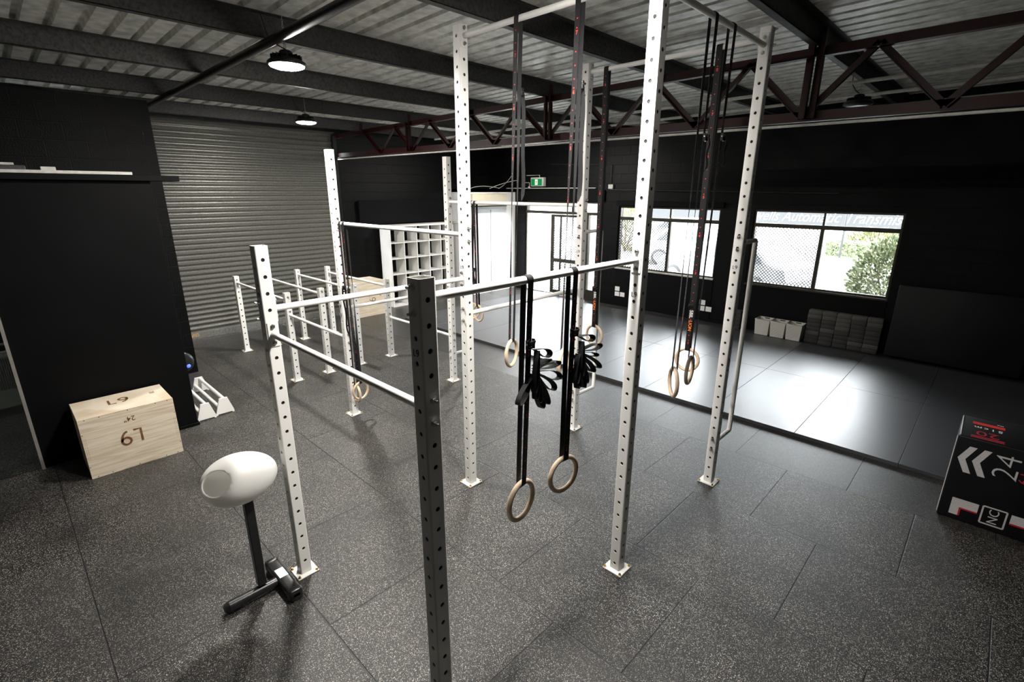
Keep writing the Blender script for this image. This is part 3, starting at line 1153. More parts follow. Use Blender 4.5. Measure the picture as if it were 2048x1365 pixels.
def gym_ring(label, bar, axis, ringc, wang, buckle_z, tail=None, loops=None, tailside=1, tilt=0.0, brand=False, mark_leg=1, half=0.019, group=None, far=False):
    """bar: point on the bar axis; axis: bar direction; ringc: ring centre; wang: heading of the ring plane"""
    bar, ringc = Vector(bar), Vector(ringc)
    ax = Vector(axis).normalized()
    side = Vector((-ax.y, ax.x, 0))
    if side.dot(CAMP - bar) < 0:
        side = -side
    Rr, rt = 0.1035, 0.0142
    w1 = Vector((math.cos(wang), math.sin(wang), 0))
    t = thing('gymnastic_ring', (bar.x, bar.y, bar.z), label, 'gymnastic ring', group)
    # ring
    mb = MB()
    tl = Vector((0, 0, 1)) * math.cos(tilt) + w1 * math.sin(tilt)
    w1t = w1 * math.cos(tilt) - Vector((0, 0, 1)) * math.sin(tilt)
    mb.tube([ringc + (w1t * math.cos(a) + tl * math.sin(a)) * Rr for a in [2 * PI * i / 48 for i in range(48)]], rt, 'ring', 14, closed=True)
    mb.build('ring', t)
    # strap loop: from under the ring tube up one leg, over the bar, down the other
    top = ringc + Vector((0, 0, Rr))
    s1 = Vector((-w1.y, w1.x, 0))
    if s1.dot(side) < 0:
        s1 = -s1
    wa = ax if ax.dot(w1) > 0 else -ax
    pts, wid = [], []
    rr = rt + .003
    for i in range(9):          # around the ring tube, from under it to its camera side
        a = -PI / 2 + i / 8 * PI / 2
        pts.append(top + s1 * rr * math.cos(a) + Vector((0, 0, rr * math.sin(a))))
        wid.append(w1)
    br = 0.0195 + .003
    n = 26
    for i in range(1, n + 1):
        q = i / n
        s_ = (s1.lerp(side, sm(q))).normalized()
        p = top.lerp(bar, q) + s_ * (rr + (br - rr) * q)
        pts.append(p)
        wid.append(w1.lerp(wa, sm(q)).normalized())
    for i in range(1, 12):
        a = i / 12 * PI
        pts.append(bar + side * br * math.cos(a) + Vector((0, 0, br * math.sin(a))))
        wid.append(wa)
    for i in range(n + 1):
        q = 1 - i / n
        s_ = (s1.lerp(side, sm(q))).normalized()
        pts.append(top.lerp(bar, q) - s_ * (rr + (br - rr) * q))
        wid.append(w1.lerp(wa, sm(q)).normalized())
    for i in range(1, 9):
        a = PI + i / 8 * PI / 2
        pts.append(top + s1 * rr * math.cos(a) + Vector((0, 0, rr * math.sin(a))))
        wid.append(w1)
    mb = MB()
    mb.ribbon(pts, wid, half, 'web', th=0.0011)
    # printed red length marks on the camera-side leg
    L = (bar - top).length
    q = 0.06
    cnt = 0
    while q < L - .06:
        f = q / L
        s_ = (s1.lerp(side, sm(f))).normalized()
        wv = w1.lerp(wa, sm(f)).normalized()
        p = top.lerp(bar, f) + s_ * (rr + (br - rr) * f)
        dz = (bar - top).normalized()
        nrm = wv.cross(dz)
        for sg in (1, -1):
            mx = frame_mx(p + nrm * sg * .0015, wv * sg, dz)
            if cnt % 4 == 0:
                mb.text(str(1 + cnt // 4), .030, 'red', mx, extrude=.0002, bold=.0010)
                mb.box((-.004, .022, -.0002), (.004, .028, .0003), 'red', mx)
            else:
                mb.box((-.004, -.0035, -.0002), (.004, .0035, .0003), 'red', mx)
        cnt += 1
        q += 0.0735 if cnt % 4 else 0.10
    if brand:
        for f0, txt, kk in ((0.46, '5BIL', 'whiteprint'), (0.31, 'LION', 'orange')):
            p = top + (bar - top).normalized() * f0 * .72
            f = (p - top).length / L
            s_ = (s1.lerp(side, sm(f))).normalized()
            wv = w1.lerp(wa, sm(f)).normalized()
            p = p + s_ * (rr + .004)
            nrm = s_
            rgt = Vector((0, 0, -1))
            upv = nrm.cross(rgt)
            mb.text(txt, .042, kk, frame_mx(p, rgt, upv), extrude=.0003, bold=.0006)
    mb.build('strap', t)
    # cam buckle
    f = (buckle_z - top.z) / max(.01, bar.z - top.z)
    s_ = (s1.lerp(side, sm(f))).normalized()
    if far:
        s_ = -s_
    wv = w1.lerp(wa, sm(f)).normalized()
    pb = top.lerp(bar, f) + s_ * (rr + (br - rr) * f + .008)
    mb = MB()
    mx = frame_mx(pb, wv, (0, 0, 1))
    mb.box((-.026, -.022, -.008), (-.020, .026, .012), 'buckle', mx, bev=.002)
    mb.box((.020, -.022, -.008), (.026, .026, .012), 'buckle', mx, bev=.002)
    mb.box((-.022, -.004, .004), (.022, .026, .014), 'buckle', mx @ Matrix.Rotation(.35, 4, 'X'), bev=.003)
    mb.box((-.022, -.022, -.005), (.022, -.014, .006), 'buckle', mx, bev=.002)
    mb.tube([mx @ Vector((-.028, .006, .003)), mx @ Vector((.028, .006, .003))], .004, 'chrome', 8)
    mb.build('buckle', t)
    # loose tail
    if tail:
        mb = MB()
        ln, dev = tail
        nn = s_
        a0 = pb + nn * .012 + Vector((0, 0, .012))
        P_, W_ = [], []
        for i in range(18):
            q = i / 17
            off = .03 * math.sin(q * PI) ** .6 + .012 * math.sin(q * 9)
            P_.append(a0 + nn * off * .6 + wv * dev * tailside * sm(min(1, q * 1.6)) + Vector((0, 0, (.018 * math.sin(min(1, q * 8) * PI)) - ln * q)))
            W_.append(wv)
        hh = [half] * 17 + [half * .25]
        mb.ribbon(P_, W_, hh, 'web', th=0.0011)
        mb.build('loose_tail', t)
    if loops:
        mb = MB()
        for (ay, az), (ty, tz), wd, dx in loops:
            A = Vector((bar.x + .03 + dx, ay, az))
            T = Vector((bar.x + .045 + dx, ty, tz))
            d = T - A
            Ln = d.length
            d.normalize()
            pn = Vector((0, -d.z, d.y)).normalized()
            P_, W_ = [], []
            for i in range(25):
                a = i / 24 * 2 * PI
                # teardrop
                u = (1 - math.cos(a)) / 2
                v = math.sin(a) * (u ** .75)
                P_.append(A + d * Ln * u + pn * wd * v)
                W_.append(Vector((1, .25 * math.sin(a), .12)))
            mb.ribbon(P_, W_, half * .95, 'web', th=0.0011)
        mb.build('folded_tail', t)
    return t


CE = 'gymnastic rings on the pull-up rig'
gym_ring('low wooden ring closest to the camera, strap tail folded into loops', (1.6, -1.005, snap(2.228, 'y')), (0, 1, 0), (1.6, -1.035, 1.075), PI / 2 + .12, 1.93,
         loops=[((-.985, 1.90), (-.885, 1.855), .028, 0), ((-.985, 1.815), (-.885, 1.83), .010, .0), ((-.985, 1.80), (-.810, 1.795), .022, 0), ((-.985, 1.79), (-.800, 1.715), .030, 0),
                ((-.975, 1.78), (-.842, 1.66), .028, 0), ((-.98, 1.77), (-.905, 1.60), .020, .01), ((-1.0, 1.78), (-.935, 1.585), .026, 0), ((-.99, 1.79), (-.975, 1.63), .018, .012),
                ((-1.0, 1.77), (-1.110, 1.655), .026, 0), ((-.99, 1.86), (-1.01, 1.66), .014, .02), ((-.985, 1.90), (-1.02, 1.70), .012, .02)], group=CE, tilt=-.05)
gym_ring('second low wooden ring on the closest bar, tail looped, further along from the camera', (1.6, -.665, snap(2.228, 'y')), (0, 1, 0), (1.6, -.680, 1.075), PI / 2 - .12, 1.92,
         loops=[((-.625, 1.89), (-.520, 1.86), .026, 0), ((-.62, 1.81), (-.445, 1.805), .024, 0), ((-.62, 1.80), (-.475, 1.755), .014, 0), ((-.615, 1.80), (-.442, 1.675), .022, 0),
                ((-.62, 1.79), (-.500, 1.665), .022, 0), ((-.63, 1.79), (-.565, 1.615), .022, 0), ((-.64, 1.79), (-.600, 1.60), .016, .01), ((-.64, 1.79), (-.645, 1.605), .016, 0),
                ((-.64, 1.80), (-.675, 1.645), .018, .01), ((-.63, 1.87), (-.64, 1.68), .012, .02)], group=CE, tilt=-.08)
Z1 = snap(3.69, 'x')
gym_ring('edge-on wooden ring on the left one of two straps over the highest front bar', (.585, 0, Z1), (1, 0, 0), (.528, 0, 1.40), PI / 2 + .35, 3.27, tail=(.72, .006), tailside=-1, far=True, group=CE)
gym_ring('edge-on wooden ring on the right one of two straps over the highest front bar', (1.085, 0, Z1), (1, 0, 0), (1.045, 0, 1.44), PI / 2 + .35, 3.25, tail=(.70, .006), tailside=-1, far=True, group=CE)
Z2 = snap(3.607, 'y')
gym_ring('edge-on wooden ring hanging lowest in the cluster of three before the window', (1.6, .66, Z2), (0, 1, 0), (1.6, .615, 1.275), PI + -.85, 2.96, tail=(.22, .0), group=CE)
gym_ring('face-on wooden ring in front in the cluster of three, nearest the outer grab pole', (1.6, .945, Z2), (0, 1, 0), (1.6, .875, 1.30), PI / 2 + .2, 2.98, tail=(.20, .0), group=CE)
gym_ring('wooden ring hanging from the window side bar beside the central grab pole', (.22, YF_, Z1), (1, 0, 0), (.222, YF_, 1.16), -.12, 1.66, brand=True, group=CE, half=.024)
gym_ring('wooden ring partly hidden behind the front ring in the cluster of three', (1.262, YF_, Z1), (1, 0, 0), (1.262, YF_, 1.135), .1, 1.64, brand=True, group=CE, half=.024)
Z3 = snap(2.50, 'x')
gym_ring('far small wooden ring in front of the white partition, left of two', (-1.70, YF_, Z3), (1, 0, 0), (-1.735, YF_, 1.10), .5, 1.66, group=CE)
gym_ring('far small wooden ring in front of the white partition, right of two', (-1.63, YF_, Z3), (1, 0, 0), (-1.61, YF_, 1.09), -.15, 1.66, tail=(.30, .01), group=CE)
Z4 = snap(2.275, 'x')
gym_ring('lowest wooden ring seen face-on beside the mid-height rig upright', (-2.055, 0, Z4), (1, 0, 0), (-2.055, 0, .30), -.1, 1.58, tail=(.55, .03), group=CE)
gym_ring('wooden ring seen edge-on inside the lowest face-on ring', (-1.975, 0, Z4), (1, 0, 0), (-2.03, .04, .33), PI / 2 + .15, 1.55, tail=(.5, .05), group=CE)

# ------------------------------------------------------------------ plyometric boxes
MDIM = 0.018


def ply_box(x0, y0, z0, x1, y1, z1, label):
    cx, cy = (x0 + x1) / 2, (y0 + y1) / 2
    t = thing('plywood_box', (cx, cy, z0), label, 'plyo box')
    for nm, a, b_ in (('face_panel', (x1 - MDIM, y0, z0), (x1, y1, z1)), ('face_panel', (x0, y0, z0), (x0 + MDIM, y1, z1)),
                      ('top_panel', (x0 + MDIM, y0 + .001, z1 - MDIM), (x1 - MDIM, y1 - .001, z1 - .0006)),
                      ('bottom_panel', (x0 + MDIM, y0 + .001, z0), (x1 - MDIM, y1 - .001, z0 + MDIM)),
                      ('end_panel', (x0 + MDIM, y0 + .0006, z0 + MDIM), (x1 - MDIM, y0 + MDIM, z1 - MDIM)),
                      ('end_panel', (x0 + MDIM, y1 - MDIM, z0 + MDIM), (x1 - MDIM, y1 - .0006, z1 - MDIM))):
        mb = MB(); mb.box(a, b_, 'ply', bev=.0012); mb.build(nm, t)
    return t


bx0, by0, bx1, by1, bh = -3.145, -2.478, -2.600, -1.725, 0.605
t = ply_box(bx0, by0, 0.0, bx1, by1, bh, 'pale plywood plyo box marked 24 inches, on the floor against the black partition')
mb = MB()
cy = (by0 + by1) / 2
stroke(mb, L9(.132), .019, 'burn', frame_mx((bx1 + .0003, cy - .015, .315), (0, -1, 0), (0, 0, -1)))
mb.build('logo_stencil', t)
mb = MB()
mb.text('24"', .070, 'burn', frame_mx((bx1 + .0006, cy + .0, .505), (0, -1, 0), (0, 0, -1)), extrude=.0004, bold=.0006)
mb.build('size_stencil', t)
mb = MB()
stroke(mb, L9(.125), .019, 'burn', frame_mx((bx0 + .235, cy - .02, bh + .0002), (0, 1, 0), (-1, 0, 0)))
mb.build('logo_stencil', t)
mb = MB()
mb.text('20', .060, 'burn', frame_mx((bx0 + .22, by1 - .115, bh + .0006), (1, 0, 0), (0, 1, 0)), extrude=.0004)
mb.build('size_stencil', t)
mb = MB()
for yy in (by0 + .05, by0 + .16, cy, by1 - .15, by1 - .05):
    for zz in (.012, bh - .012):
        mb.box((bx1 + .0001, yy - .004, zz - .004), (bx1 + .0006, yy + .004, zz + .004), 'mark')
for zz in (.12, .45):
    for yy in (by0 + .010, by1 - .010):
        mb.box((bx1 + .0001, yy - .004, zz - .004), (bx1 + .0006, yy + .004, zz + .004), 'mark')
for a, b_ in (((by0 + .012, .20), (by0 + .013, .42)), ((by0 + .025, .20), (by0 + .026, .42)), ((by1 - .026, .18), (by1 - .025, .40)), ((by1 - .013, .18), (by1 - .012, .40)),
              ((cy - .13, .004), (cy + .13, .006)), ((cy - .10, bh - .006), (cy + .14, bh - .004))):
    mb.box((bx1 + .0001, a[0], a[1]), (bx1 + .0005, b_[0], b_[1]), 'burn')
mb.build('joint_marks', t)
t = ply_box(-7.02, 2.42, 0.0, -6.46, 3.155, .765, 'pale plywood plyo box in the far corner behind the low bars')
mb = MB()
stroke(mb, L9(.14), .013, 'burn', frame_mx((-6.4597, 2.86, .40), (0, 0, -1), (0, 1, 0)))
mb.build('logo_stencil', t)
mb = MB()
mb.text('30', .07, 'burn', frame_mx((-6.4594, 3.06, .44), (0, 0, -1), (0, 1, 0)), extrude=.0004)
mb.build('size_stencil', t)

# soft plyo box
sx0, sy0, sx1, sy1, sh = 3.205, 2.44, 3.865, 2.975, 0.745
t = thing('soft_plyo_box', ((sx0 + sx1) / 2, (sy0 + sy1) / 2, 0), 'black soft plyo box with grey chevrons and the number 24, beside the mats', 'plyo box')
mb = MB(); mb.box((sx0, sy0, 0.001), (sx1, sy1, sh), 'softblack', bev=.012, seg=3); mb.build('padded_body', t)
mb = MB()
FX = frame_mx((sx0, sy0 - .0006, 0), (1, 0, 0), (0, 0, 1))
w_ = sx1 - sx0


def flat(pts, k, mx, mb):
    n = len(pts)
    mb.add([(p[0], p[1], 0.0) for p in pts], [tuple(range(n))], k, False, mx)


for dx in (0.0, 0.088):
    flat([(.03 + dx, .555), (.085 + dx, .670), (.130 + dx, .670), (.078 + dx, .555)], 'greyprint', FX, mb)
    flat([(.03 + dx, .555), (.078 + dx, .555), (.130 + dx, .440), (.085 + dx, .440)], 'greyprint', FX, mb)
mb.build('chevron_mark', t)
mb = MB()
mb.text('24', .215, 'greyprint', frame_mx((sx0 + .325, sy0 - .0008, .575), (0, 0, 1), (-1, 0, 0)), extrude=.0003, bold=-.0035)
mb.build('number_mark', t)
mb = MB()
mb.text('61cm', .085, 'redprint', frame_mx((sx0 + .43, sy0 - .0008, .59), (0, 0, 1), (-1, 0, 0)), extrude=.0003, spacing=1.35)
mb.build('metric_mark', t)
mb = MB()
for L in ([(.07, .05), (.07, .20), (.235, .20), (.235, .125), (.13, .125), (.13, .05)],):
    flat([(.07, .05), (.07, .20), (.125, .20), (.125, .05)], 'greyprint', FX, mb)
    flat([(.125, .125), (.125, .20), (.235, .20), (.235, .125)], 'greyprint', FX, mb)
    flat([(.125, .05), (.125, .125), (.137, .112), (.137, .05)], 'redprint', FX, mb)
    flat([(.125, .125), (.235, .125), (.235, .112), (.137, .112)], 'redprint', FX, mb)
mb.build('corner_mark', t)
mb = MB()
flat([(.535, .05), (.535, .20), (.59, .20), (.59, .05)], 'greyprint', FX, mb)
flat([(.425, .125), (.425, .20), (.535, .20), (.535, .125)], 'greyprint', FX, mb)
flat([(.523, .05), (.523, .112), (.535, .125), (.535, .05)], 'redprint', FX, mb)
flat([(.425, .112), (.425, .125), (.535, .125), (.523, .112)], 'redprint', FX, mb)
mb.build('corner_mark', t)
mb = MB()
bxr = [(.26, .055), (.26, .205), (.40, .205), (.40, .055)]
stroke(mb, [[bxr[0], bxr[1]], [(.26, .205), (.40, .205)], [(.40, .205), (.40, .055)], [(.40, .055), (.26, .055)],], .011, 'greyprint', frame_mx((sx0, sy0 - .0008, 0), (1, 0, 0), (0, 0, 1)), th=.0003)
mb.text('NC', .085, 'greyprint', frame_mx((sx0 + .333, sy0 - .0008, .13), (0, 0, 1), (-1, 0, 0)), extrude=.0003)
mb.build('logo_mark', t)
mb = MB()
TP = frame_mx((0, 0, sh + .0008), (1, 0, 0), (0, 1, 0))
for y0_, y1_, k_ in ((sy0 + .03, sy0 + .05, 'redprint'), (sy0 + .06, sy0 + .08, 'redprint'), (sy0 + .355, sy0 + .415, 'red')):
    flat([(sx0 + .07, y0_), (sx0 + .27, y0_), (sx0 + .27, y1_), (sx0 + .07, y1_)], k_, TP, mb)
mb.build('stripe_mark', t)
mb = MB()
mb.text('20', .15, 'redprint', frame_mx((sx0 + .17, sy0 + .155, sh + .0008), (-1, 0, 0), (0, -1, 0)), extrude=.0003)
mb.build('number_mark', t)
mb = MB()
mb.text('51cm', .065, 'whiteprint', frame_mx((sx0 + .17, sy0 + .29, sh + .0008), (-1, 0, 0), (0, -1, 0)), extrude=.0003, spacing=1.35, bold=.001)
mb.text('inc', .035, 'whiteprint', frame_mx((sx0 + .24, sy0 + .445, sh + .0008), (-1, 0, 0), (0, -1, 0)), extrude=.0003, bold=.0005)
mb.build('metric_mark', t)
mb = MB()
mb.tube([(sx0 - .003, sy0 + .01, .03), (sx0 - .003, sy0 + .01, sh - .01)], .004, 'greyprint', 6)
mb.tube([(sx0 + .012, sy0 + .02, sh + .001), (sx0 + .006, sy1 - .02, sh + .001)], .003, 'greyprint', 6)
mb.build('edge_piping', t)

# ------------------------------------------------------------------ white moulded seat on black T stand
t = thing('egg_seat_stand', (.015, -1.89, 0), 'white hollow egg-shaped seat on a black post with T-shaped foot, beside a rig upright', 'stand')
right = Vector((.257, .967, 0))
toc = Vector((.967, -.257, 0))
cen = Vector((.015, -1.89, .902)) + right * -.018
ax_ = (right * .93 + Vector((0, 0, 1)) * -.02 + toc * -.27).normalized()
bm = bmesh.new()
bmesh.ops.create_uvsphere(bm, u_segments=56, v_segments=36, radius=1)
q = Vector((0, 0, 1)).rotation_difference(ax_)
for v in bm.verts:
    zz = v.co.z
    rad = 0.158 * (1 - .06 * zz)
    p = Vector((v.co.x * rad, v.co.y * rad * 1.02, zz * .222))
    v.co = q @ p
nrm = (-right * .46 + toc * .74 + Vector((0, 0, 1)) * .47).normalized()
bmesh.ops.bisect_plane(bm, geom=bm.verts[:] + bm.edges[:] + bm.faces[:], plane_co=nrm * .170, plane_no=nrm, clear_outer=True)
for v in bm.verts:
    v.co += cen
mb = MB(); mb.bm(bm, 'shell', True)
o = mb.build('moulded_shell', t)
o.data.materials.append(M['shellin'])
so = o.modifiers.new('wall', 'SOLIDIFY'); so.thickness = .009; so.offset = -1; so.material_offset = 1; so.material_offset_rim = 0
# raised label recess
mb = MB()
pr_ = [(cen + ax_ * (.05 + .085 * math.sin(i / 8 * PI / 2) * 0 + .018 * i)) for i in range(5)]
upn = Vector((0, 0, 1))
vs_ = []
for i in range(5):
    s0 = .02 + .022 * i
    rr_ = .158 * (1 - .06 * (s0 / .222)) * math.sqrt(max(0, 1 - (s0 / .222) ** 2)) + .001
    d_ = (upn * .93 + toc * .36).normalized()
    d_ = (d_ - ax_ * d_.dot(ax_)).normalized()
    vs_.append(cen + ax_ * s0 + d_ * rr_)
mb.tube(vs_, .003, 'shell', 8)
mb.build('moulded_ridge', t)
mb = MB(); mb.box((-.012, -1.917, .09), (.042, -1.863, .735), 'blackplastic', bev=.004); mb.build('post', t)
mb = MB()
mb.tube([(.02, -2.10, .045), (.02, -1.80, .045)], .034, 'blackplastic', 18)
mb.tube([(.02, -2.13, .045), (.02, -2.10, .045)], [.026, .0365], 'blackplastic', 18)
mb.tube([(.02, -2.10, .045), (.02, -2.03, .045)], .0365, 'blackplastic', 18)
mb.tube([(.02, -2.10, .012), (.02, -2.10, .03)], .022, 'blackplastic', 12)
mb.build('rear_foot_tube', t)
mb = MB()
mb.box((-.20, -1.80, .018), (.245, -1.71, .085), 'blackplastic', bev=.024, seg=4)
for xx in (-.195, .185):
    mb.box((xx, -1.803, .006), (xx + .06, -1.707, .09), 'blackplastic', bev=.022, seg=3)
mb.build('front_foot', t)
mb = MB(); mb.box((-.045, -1.785, .0852), (.055, -1.728, .0862), 'whiteplastic'); mb.build('paper_label', t)

# ------------------------------------------------------------------ parallettes
for yy, lab in ((-1.315, 'white parallette bar lying nearer the black partition'), (-1.105, 'white parallette bar lying further from the black partition')):
    x0_, x1_ = -4.30, (-3.27 if yy < -1.2 else -3.30)
    t = thing('parallette', ((x0_ + x1_) / 2, yy, 0), lab, 'parallette', 'white parallettes beside the black partition')
    mb = MB(); mb.tube([(x0_, yy + .01, .185), (x1_, yy + .01, .185)], .021, 'white', 16); mb.build('top_rail', t)
    mb = MB(); mb.tube([(x0_, yy - .055, .10), (x1_, yy - .055, .10)], .021, 'white', 16); mb.build('lower_rail', t)
    for x in (x0_, x1_):
        mb = MB()
        mb.prism([(yy - .103, .012), (yy - .045, .205), (yy + .045, .205), (yy + .100, .03), (yy + .100, .0), (yy + .08, .0), (yy + .075, .012), (yy - .08, .012), (yy - .083, .0), (yy - .103, .0)], x - .012, x + .012, 'white', 'yz')
        mb.build('end_plate', t)

# ------------------------------------------------------------------ black store room, office doorway, shelf
mb = MB()
mb.box((-3.29, -2.765, 0), (-3.19, -1.43, 2.715), 'slate', bev=.002)
mb.box((-5.2, -1.53, 0), (-3.29, -1.43, 2.715), 'slate')
mb.box((-3.29, YB, 2.45), (-3.19, -2.765, 2.715), 'slate')
mb.box((-3.29, YB, 0), (-3.19, -3.75, 2.45), 'slate')
mb.box((-5.2, YB, 2.65), (-3.29, -1.53, 2.715), 'slate')
struct(mb, 'wall_office', 'black boarded wall of the small office beside the plywood box')
mb = MB(); mb.box((-3.31, -1.62, 0), (-3.17, -1.415, .035), 'steel' if False else 'slate', bev=.003); mb.build('trim_5', tags=('black kerb at the foot of the office wall', 'building', None, 'structure'))
mb = MB()
mb.box((-3.215, -2.79, 0), (-3.165, -2.765, 2.45), 'palealu'); mb.box((-3.215, -3.75, 0), (-3.165, -3.72, 2.45), 'palealu'); mb.box((-3.215, -3.72, 2.41), (-3.165, -2.79, 2.45), 'palealu')
d3 = struct(mb, 'door_3', 'glazed office doorway with thin metal edge')
mb = MB(); mb.box((-3.193, -3.72, .01), (-3.187, -2.79, 2.41), 'glass'); mb.build('pane', d3)
mb = MB()
mb.box((-5.195, -5.9, 0.0), (-5.10, -2.5, .115), 'greywall', bev=.004)
mb.box((-5.195, -5.9, .12), (-5.05, -2.5, .78), 'greywall')
for i in range(60):
    yy = -3.7 + i * .02
    mb.box((-5.05, yy, .36), (-5.042, yy + .010, .74), 'rollrail')
mb.build('office_counter', tags=('grey ribbed counter front seen through the office doorway', 'counter'))
mb = MB(); mb.tube([(-5.02, -3.8, .90), (-5.02, -2.55, .90)], .014, 'steel', 10)
for yy in (-3.6, -2.62):
    mb.tube([(-5.02, yy, .90), (-5.12, yy, .78)], .010, 'steel', 8)
mb.build('counter_rail', tags=('bright metal rail above the ribbed counter in the office doorway', 'rail'))
M['officelit'] = mat('office_light_panel', (0.9, 0.9, 0.9), 0.4, nscale=3, namt=0.02, emit=(0.9, 1.0, 0.88), es=14)
mb = MB(); mb.box((-4.5, -4.3, 2.615), (-3.9, -3.7, 2.64), 'officelit'); mb.box((-4.52, -4.32, 2.62), (-3.88, -3.68, 2.65), 'whiteplastic')
mb.build('ceiling_light_panel', tags=('square light panel on the ceiling inside the small office', 'ceiling light'))
mb = MB(); mb.box((-3.48, YB + .3, 2.718), (-3.13, -1.185, 2.772), 'slate', bev=.002)
mb.build('shelf_plank', tags=('long dark timber plank lying on the office roof edge', 'plank'))
mb = MB(); mb.box((-3.22, YB + .5, 2.7725), (-3.15, -1.575, 2.800), 'conduit', bev=.002)
mb.build('timber_batten', tags=('pale timber batten lying on the dark plank', 'batten'))
mb = MB()
mb.box((-3.42, -2.62, 2.7725), (-3.26, -2.33, 2.84), 'galv', bev=.008)
mb.box((-3.40, -2.60, 2.84), (-3.30, -2.40, 2.862), 'conduit', bev=.004)
mb.build('folded_tarp', tags=('flat grey bundle lying on the dark plank at the photo edge', 'bundle'))
mb = MB(); mb.box((-3.30, -2.235, 2.7725), (-3.24, -2.13, 2.832), 'conduit', bev=.003)
mb.build('small_block', tags=('small pale offcut standing on the dark plank', 'offcut'))
t = thing('wall_fan', (-5.15, -1.10, .45), 'round black wall unit with a glowing blue light behind the office corner', 'fan')
mb = MB(); mb.lathe([(0, .030), (.05, .028), (.12, .02), (.155, .005), (.16, -.02), (.15, -.05)], 'blackplastic', 28, Matrix.Translation((-5.15, -1.09, .20)) @ Matrix.Rotation(PI / 2, 4, 'Y'))
mb.build('casing', t)
mb = MB(); mb.lathe([(0, .036), (.022, .034), (.028, .024)], 'bluelit', 16, Matrix.Translation((-5.15, -1.02, .14)) @ Matrix.Rotation(PI / 2, 4, 'Y')); mb.build('blue_light', t)

# ------------------------------------------------------------------ cube shelf, white partition, air conditioner
cx0, cx1, cy0, cz1 = -7.19, -6.80, 3.60, 1.875
ncol, nrow = 5, 5
Wc = 1.86
t = thing('cube_shelf', (-7.0, cy0 + Wc / 2, 0), 'white open cube shelf unit with five rows against the black wall', 'shelf unit')
mb = MB()
T_ = .038
for yy in (cy0, cy0 + Wc - T_):
    mb.box((cx0, yy, 0), (cx1, yy + T_, cz1), 'lam', bev=.001)
for zz in (0.0, cz1 - T_):
    mb.box((cx0, cy0 + T_, zz), (cx1, cy0 + Wc - T_, zz + T_), 'lam')
mb.build('carcass', t)
iw = (Wc - 2 * T_) / ncol
ih = (cz1 - 2 * T_) / nrow
for i in range(1, ncol):
    mb = MB(); mb.box((cx0, cy0 + T_ + iw * i - .008, T_), (cx1 - .002, cy0 + T_ + iw * i + .008, cz1 - T_), 'lam'); mb.build('divider', t)
for j in range(1, nrow):
    mb = MB(); mb.box((cx0 + .001, cy0 + T_, T_ + ih * j - .008), (cx1 - .001, cy0 + Wc - T_, T_ + ih * j + .008), 'lam'); mb.build('shelf_board', t)
mb = MB(); mb.box((-7.28, 3.16, 1.90), (-7.20, 5.56, 2.42), 'slate', bev=.002); mb.build('trim_6', tags=('smooth charcoal board above the cube shelf', 'building', None, 'structure'))
mb = MB()
mb.box((-6.68, 5.60, 0), (-6.60, 7.5, 2.68), 'wallwhite')
mb.box((-7.3, 5.60, 0), (-6.68, 5.68, 2.68), 'wallwhite')
mb.box((-7.3, 5.60, 2.60), (-6.60, 7.5, 2.68), 'wallwhite')
pw = struct(mb, 'wall_white', 'white partition beside the entrance door')
mb = MB(); mb.box((-6.604, 6.565, .0), (-6.588, 6.60, 2.16), 'conduit', bev=.002); mb.build('cover_strip', pw)
mb = MB(); mb.box((-6.604, 5.62, 2.16), (-6.588, 7.48, 2.185), 'wallwhite'); mb.build('head_strip', pw)
t = thing('air_conditioner', (-6.50, 6.35, 2.26), 'cream split air conditioner mounted high on the white partition', 'air conditioner')
mb = MB(); mb.box((-6.60, 5.78, 2.27), (-6.39, 6.98, 2.56), 'cream', bev=.02, seg=3); mb.build('casing', t)
mb = MB(); mb.box((-6.57, 5.82, 2.245), (-6.37, 6.94, 2.275), 'darkmetal', bev=.004); mb.build('louvre', t)
mb = MB()
for k_, (a, b_, c) in enumerate((((-6.62, 5.9, 2.685), (-6.7, 6.3, 2.80), (-6.62, 6.9, 2.70)), ((-6.64, 6.9, 2.69), (-6.7, 7.2, 2.76), (-6.66, 7.45, 3.05)), ((-6.66, 6.6, 2.69), (-6.6, 7.1, 2.86), (-6.5, 7.45, 2.90)))):
    P_ = []
    for i in range(13):
        q_ = i / 12
        P_.append(Vector(a) * (1 - q_) ** 2 + Vector(b_) * 2 * q_ * (1 - q_) + Vector(c) * q_ ** 2)
    mb.tube(P_, .008, 'conduit', 8)
mb.build('loose_cable', tags=('loose grey cables looping over the top of the white partition', 'cable'))

# exit sign
t = thing('exit_sign', (-5.70, 7.40, 2.72), 'small green lit running man exit sign over the entrance door', 'exit sign')
mb = MB(); mb.box((-5.93, 7.37, 2.745), (-5.50, 7.49, 2.965), 'conduit', bev=.012, seg=2); mb.build('casing', t)
mb = MB(); mb.box((-5.90, 7.362, 2.765), (-5.545, 7.371, 2.925), 'greenlit'); mb.build('sign_face', t)
mb = MB()
fx = frame_mx((-5.725, 7.3612, 2.845), (1, 0, 0), (0, 0, 1))
mb.box((-.045, -.068, -.0003), (.045, .068, .0003), 'whitelit', fx)
gx = frame_mx((-5.725, 7.3604, 2.845), (1, 0, 0), (0, 0, 1))
stroke(mb, [[(.008, .03), (-.004, -.008)], [(-.004, -.008), (.018, -.022), (.008, -.052)], [(-.004, -.008), (-.018, -.03), (-.036, -.034)], [(.006, .024), (.026, .008), (.036, .016)], [(.006, .024), (-.016, .018), (-.022, .0)]], .010, 'greenlit', gx, th=.0003)
mb.box((.006, .038, -.0003), (.022, .054, .0003), 'greenlit', gx)
mb.build('running_man', t)
mb = MB()
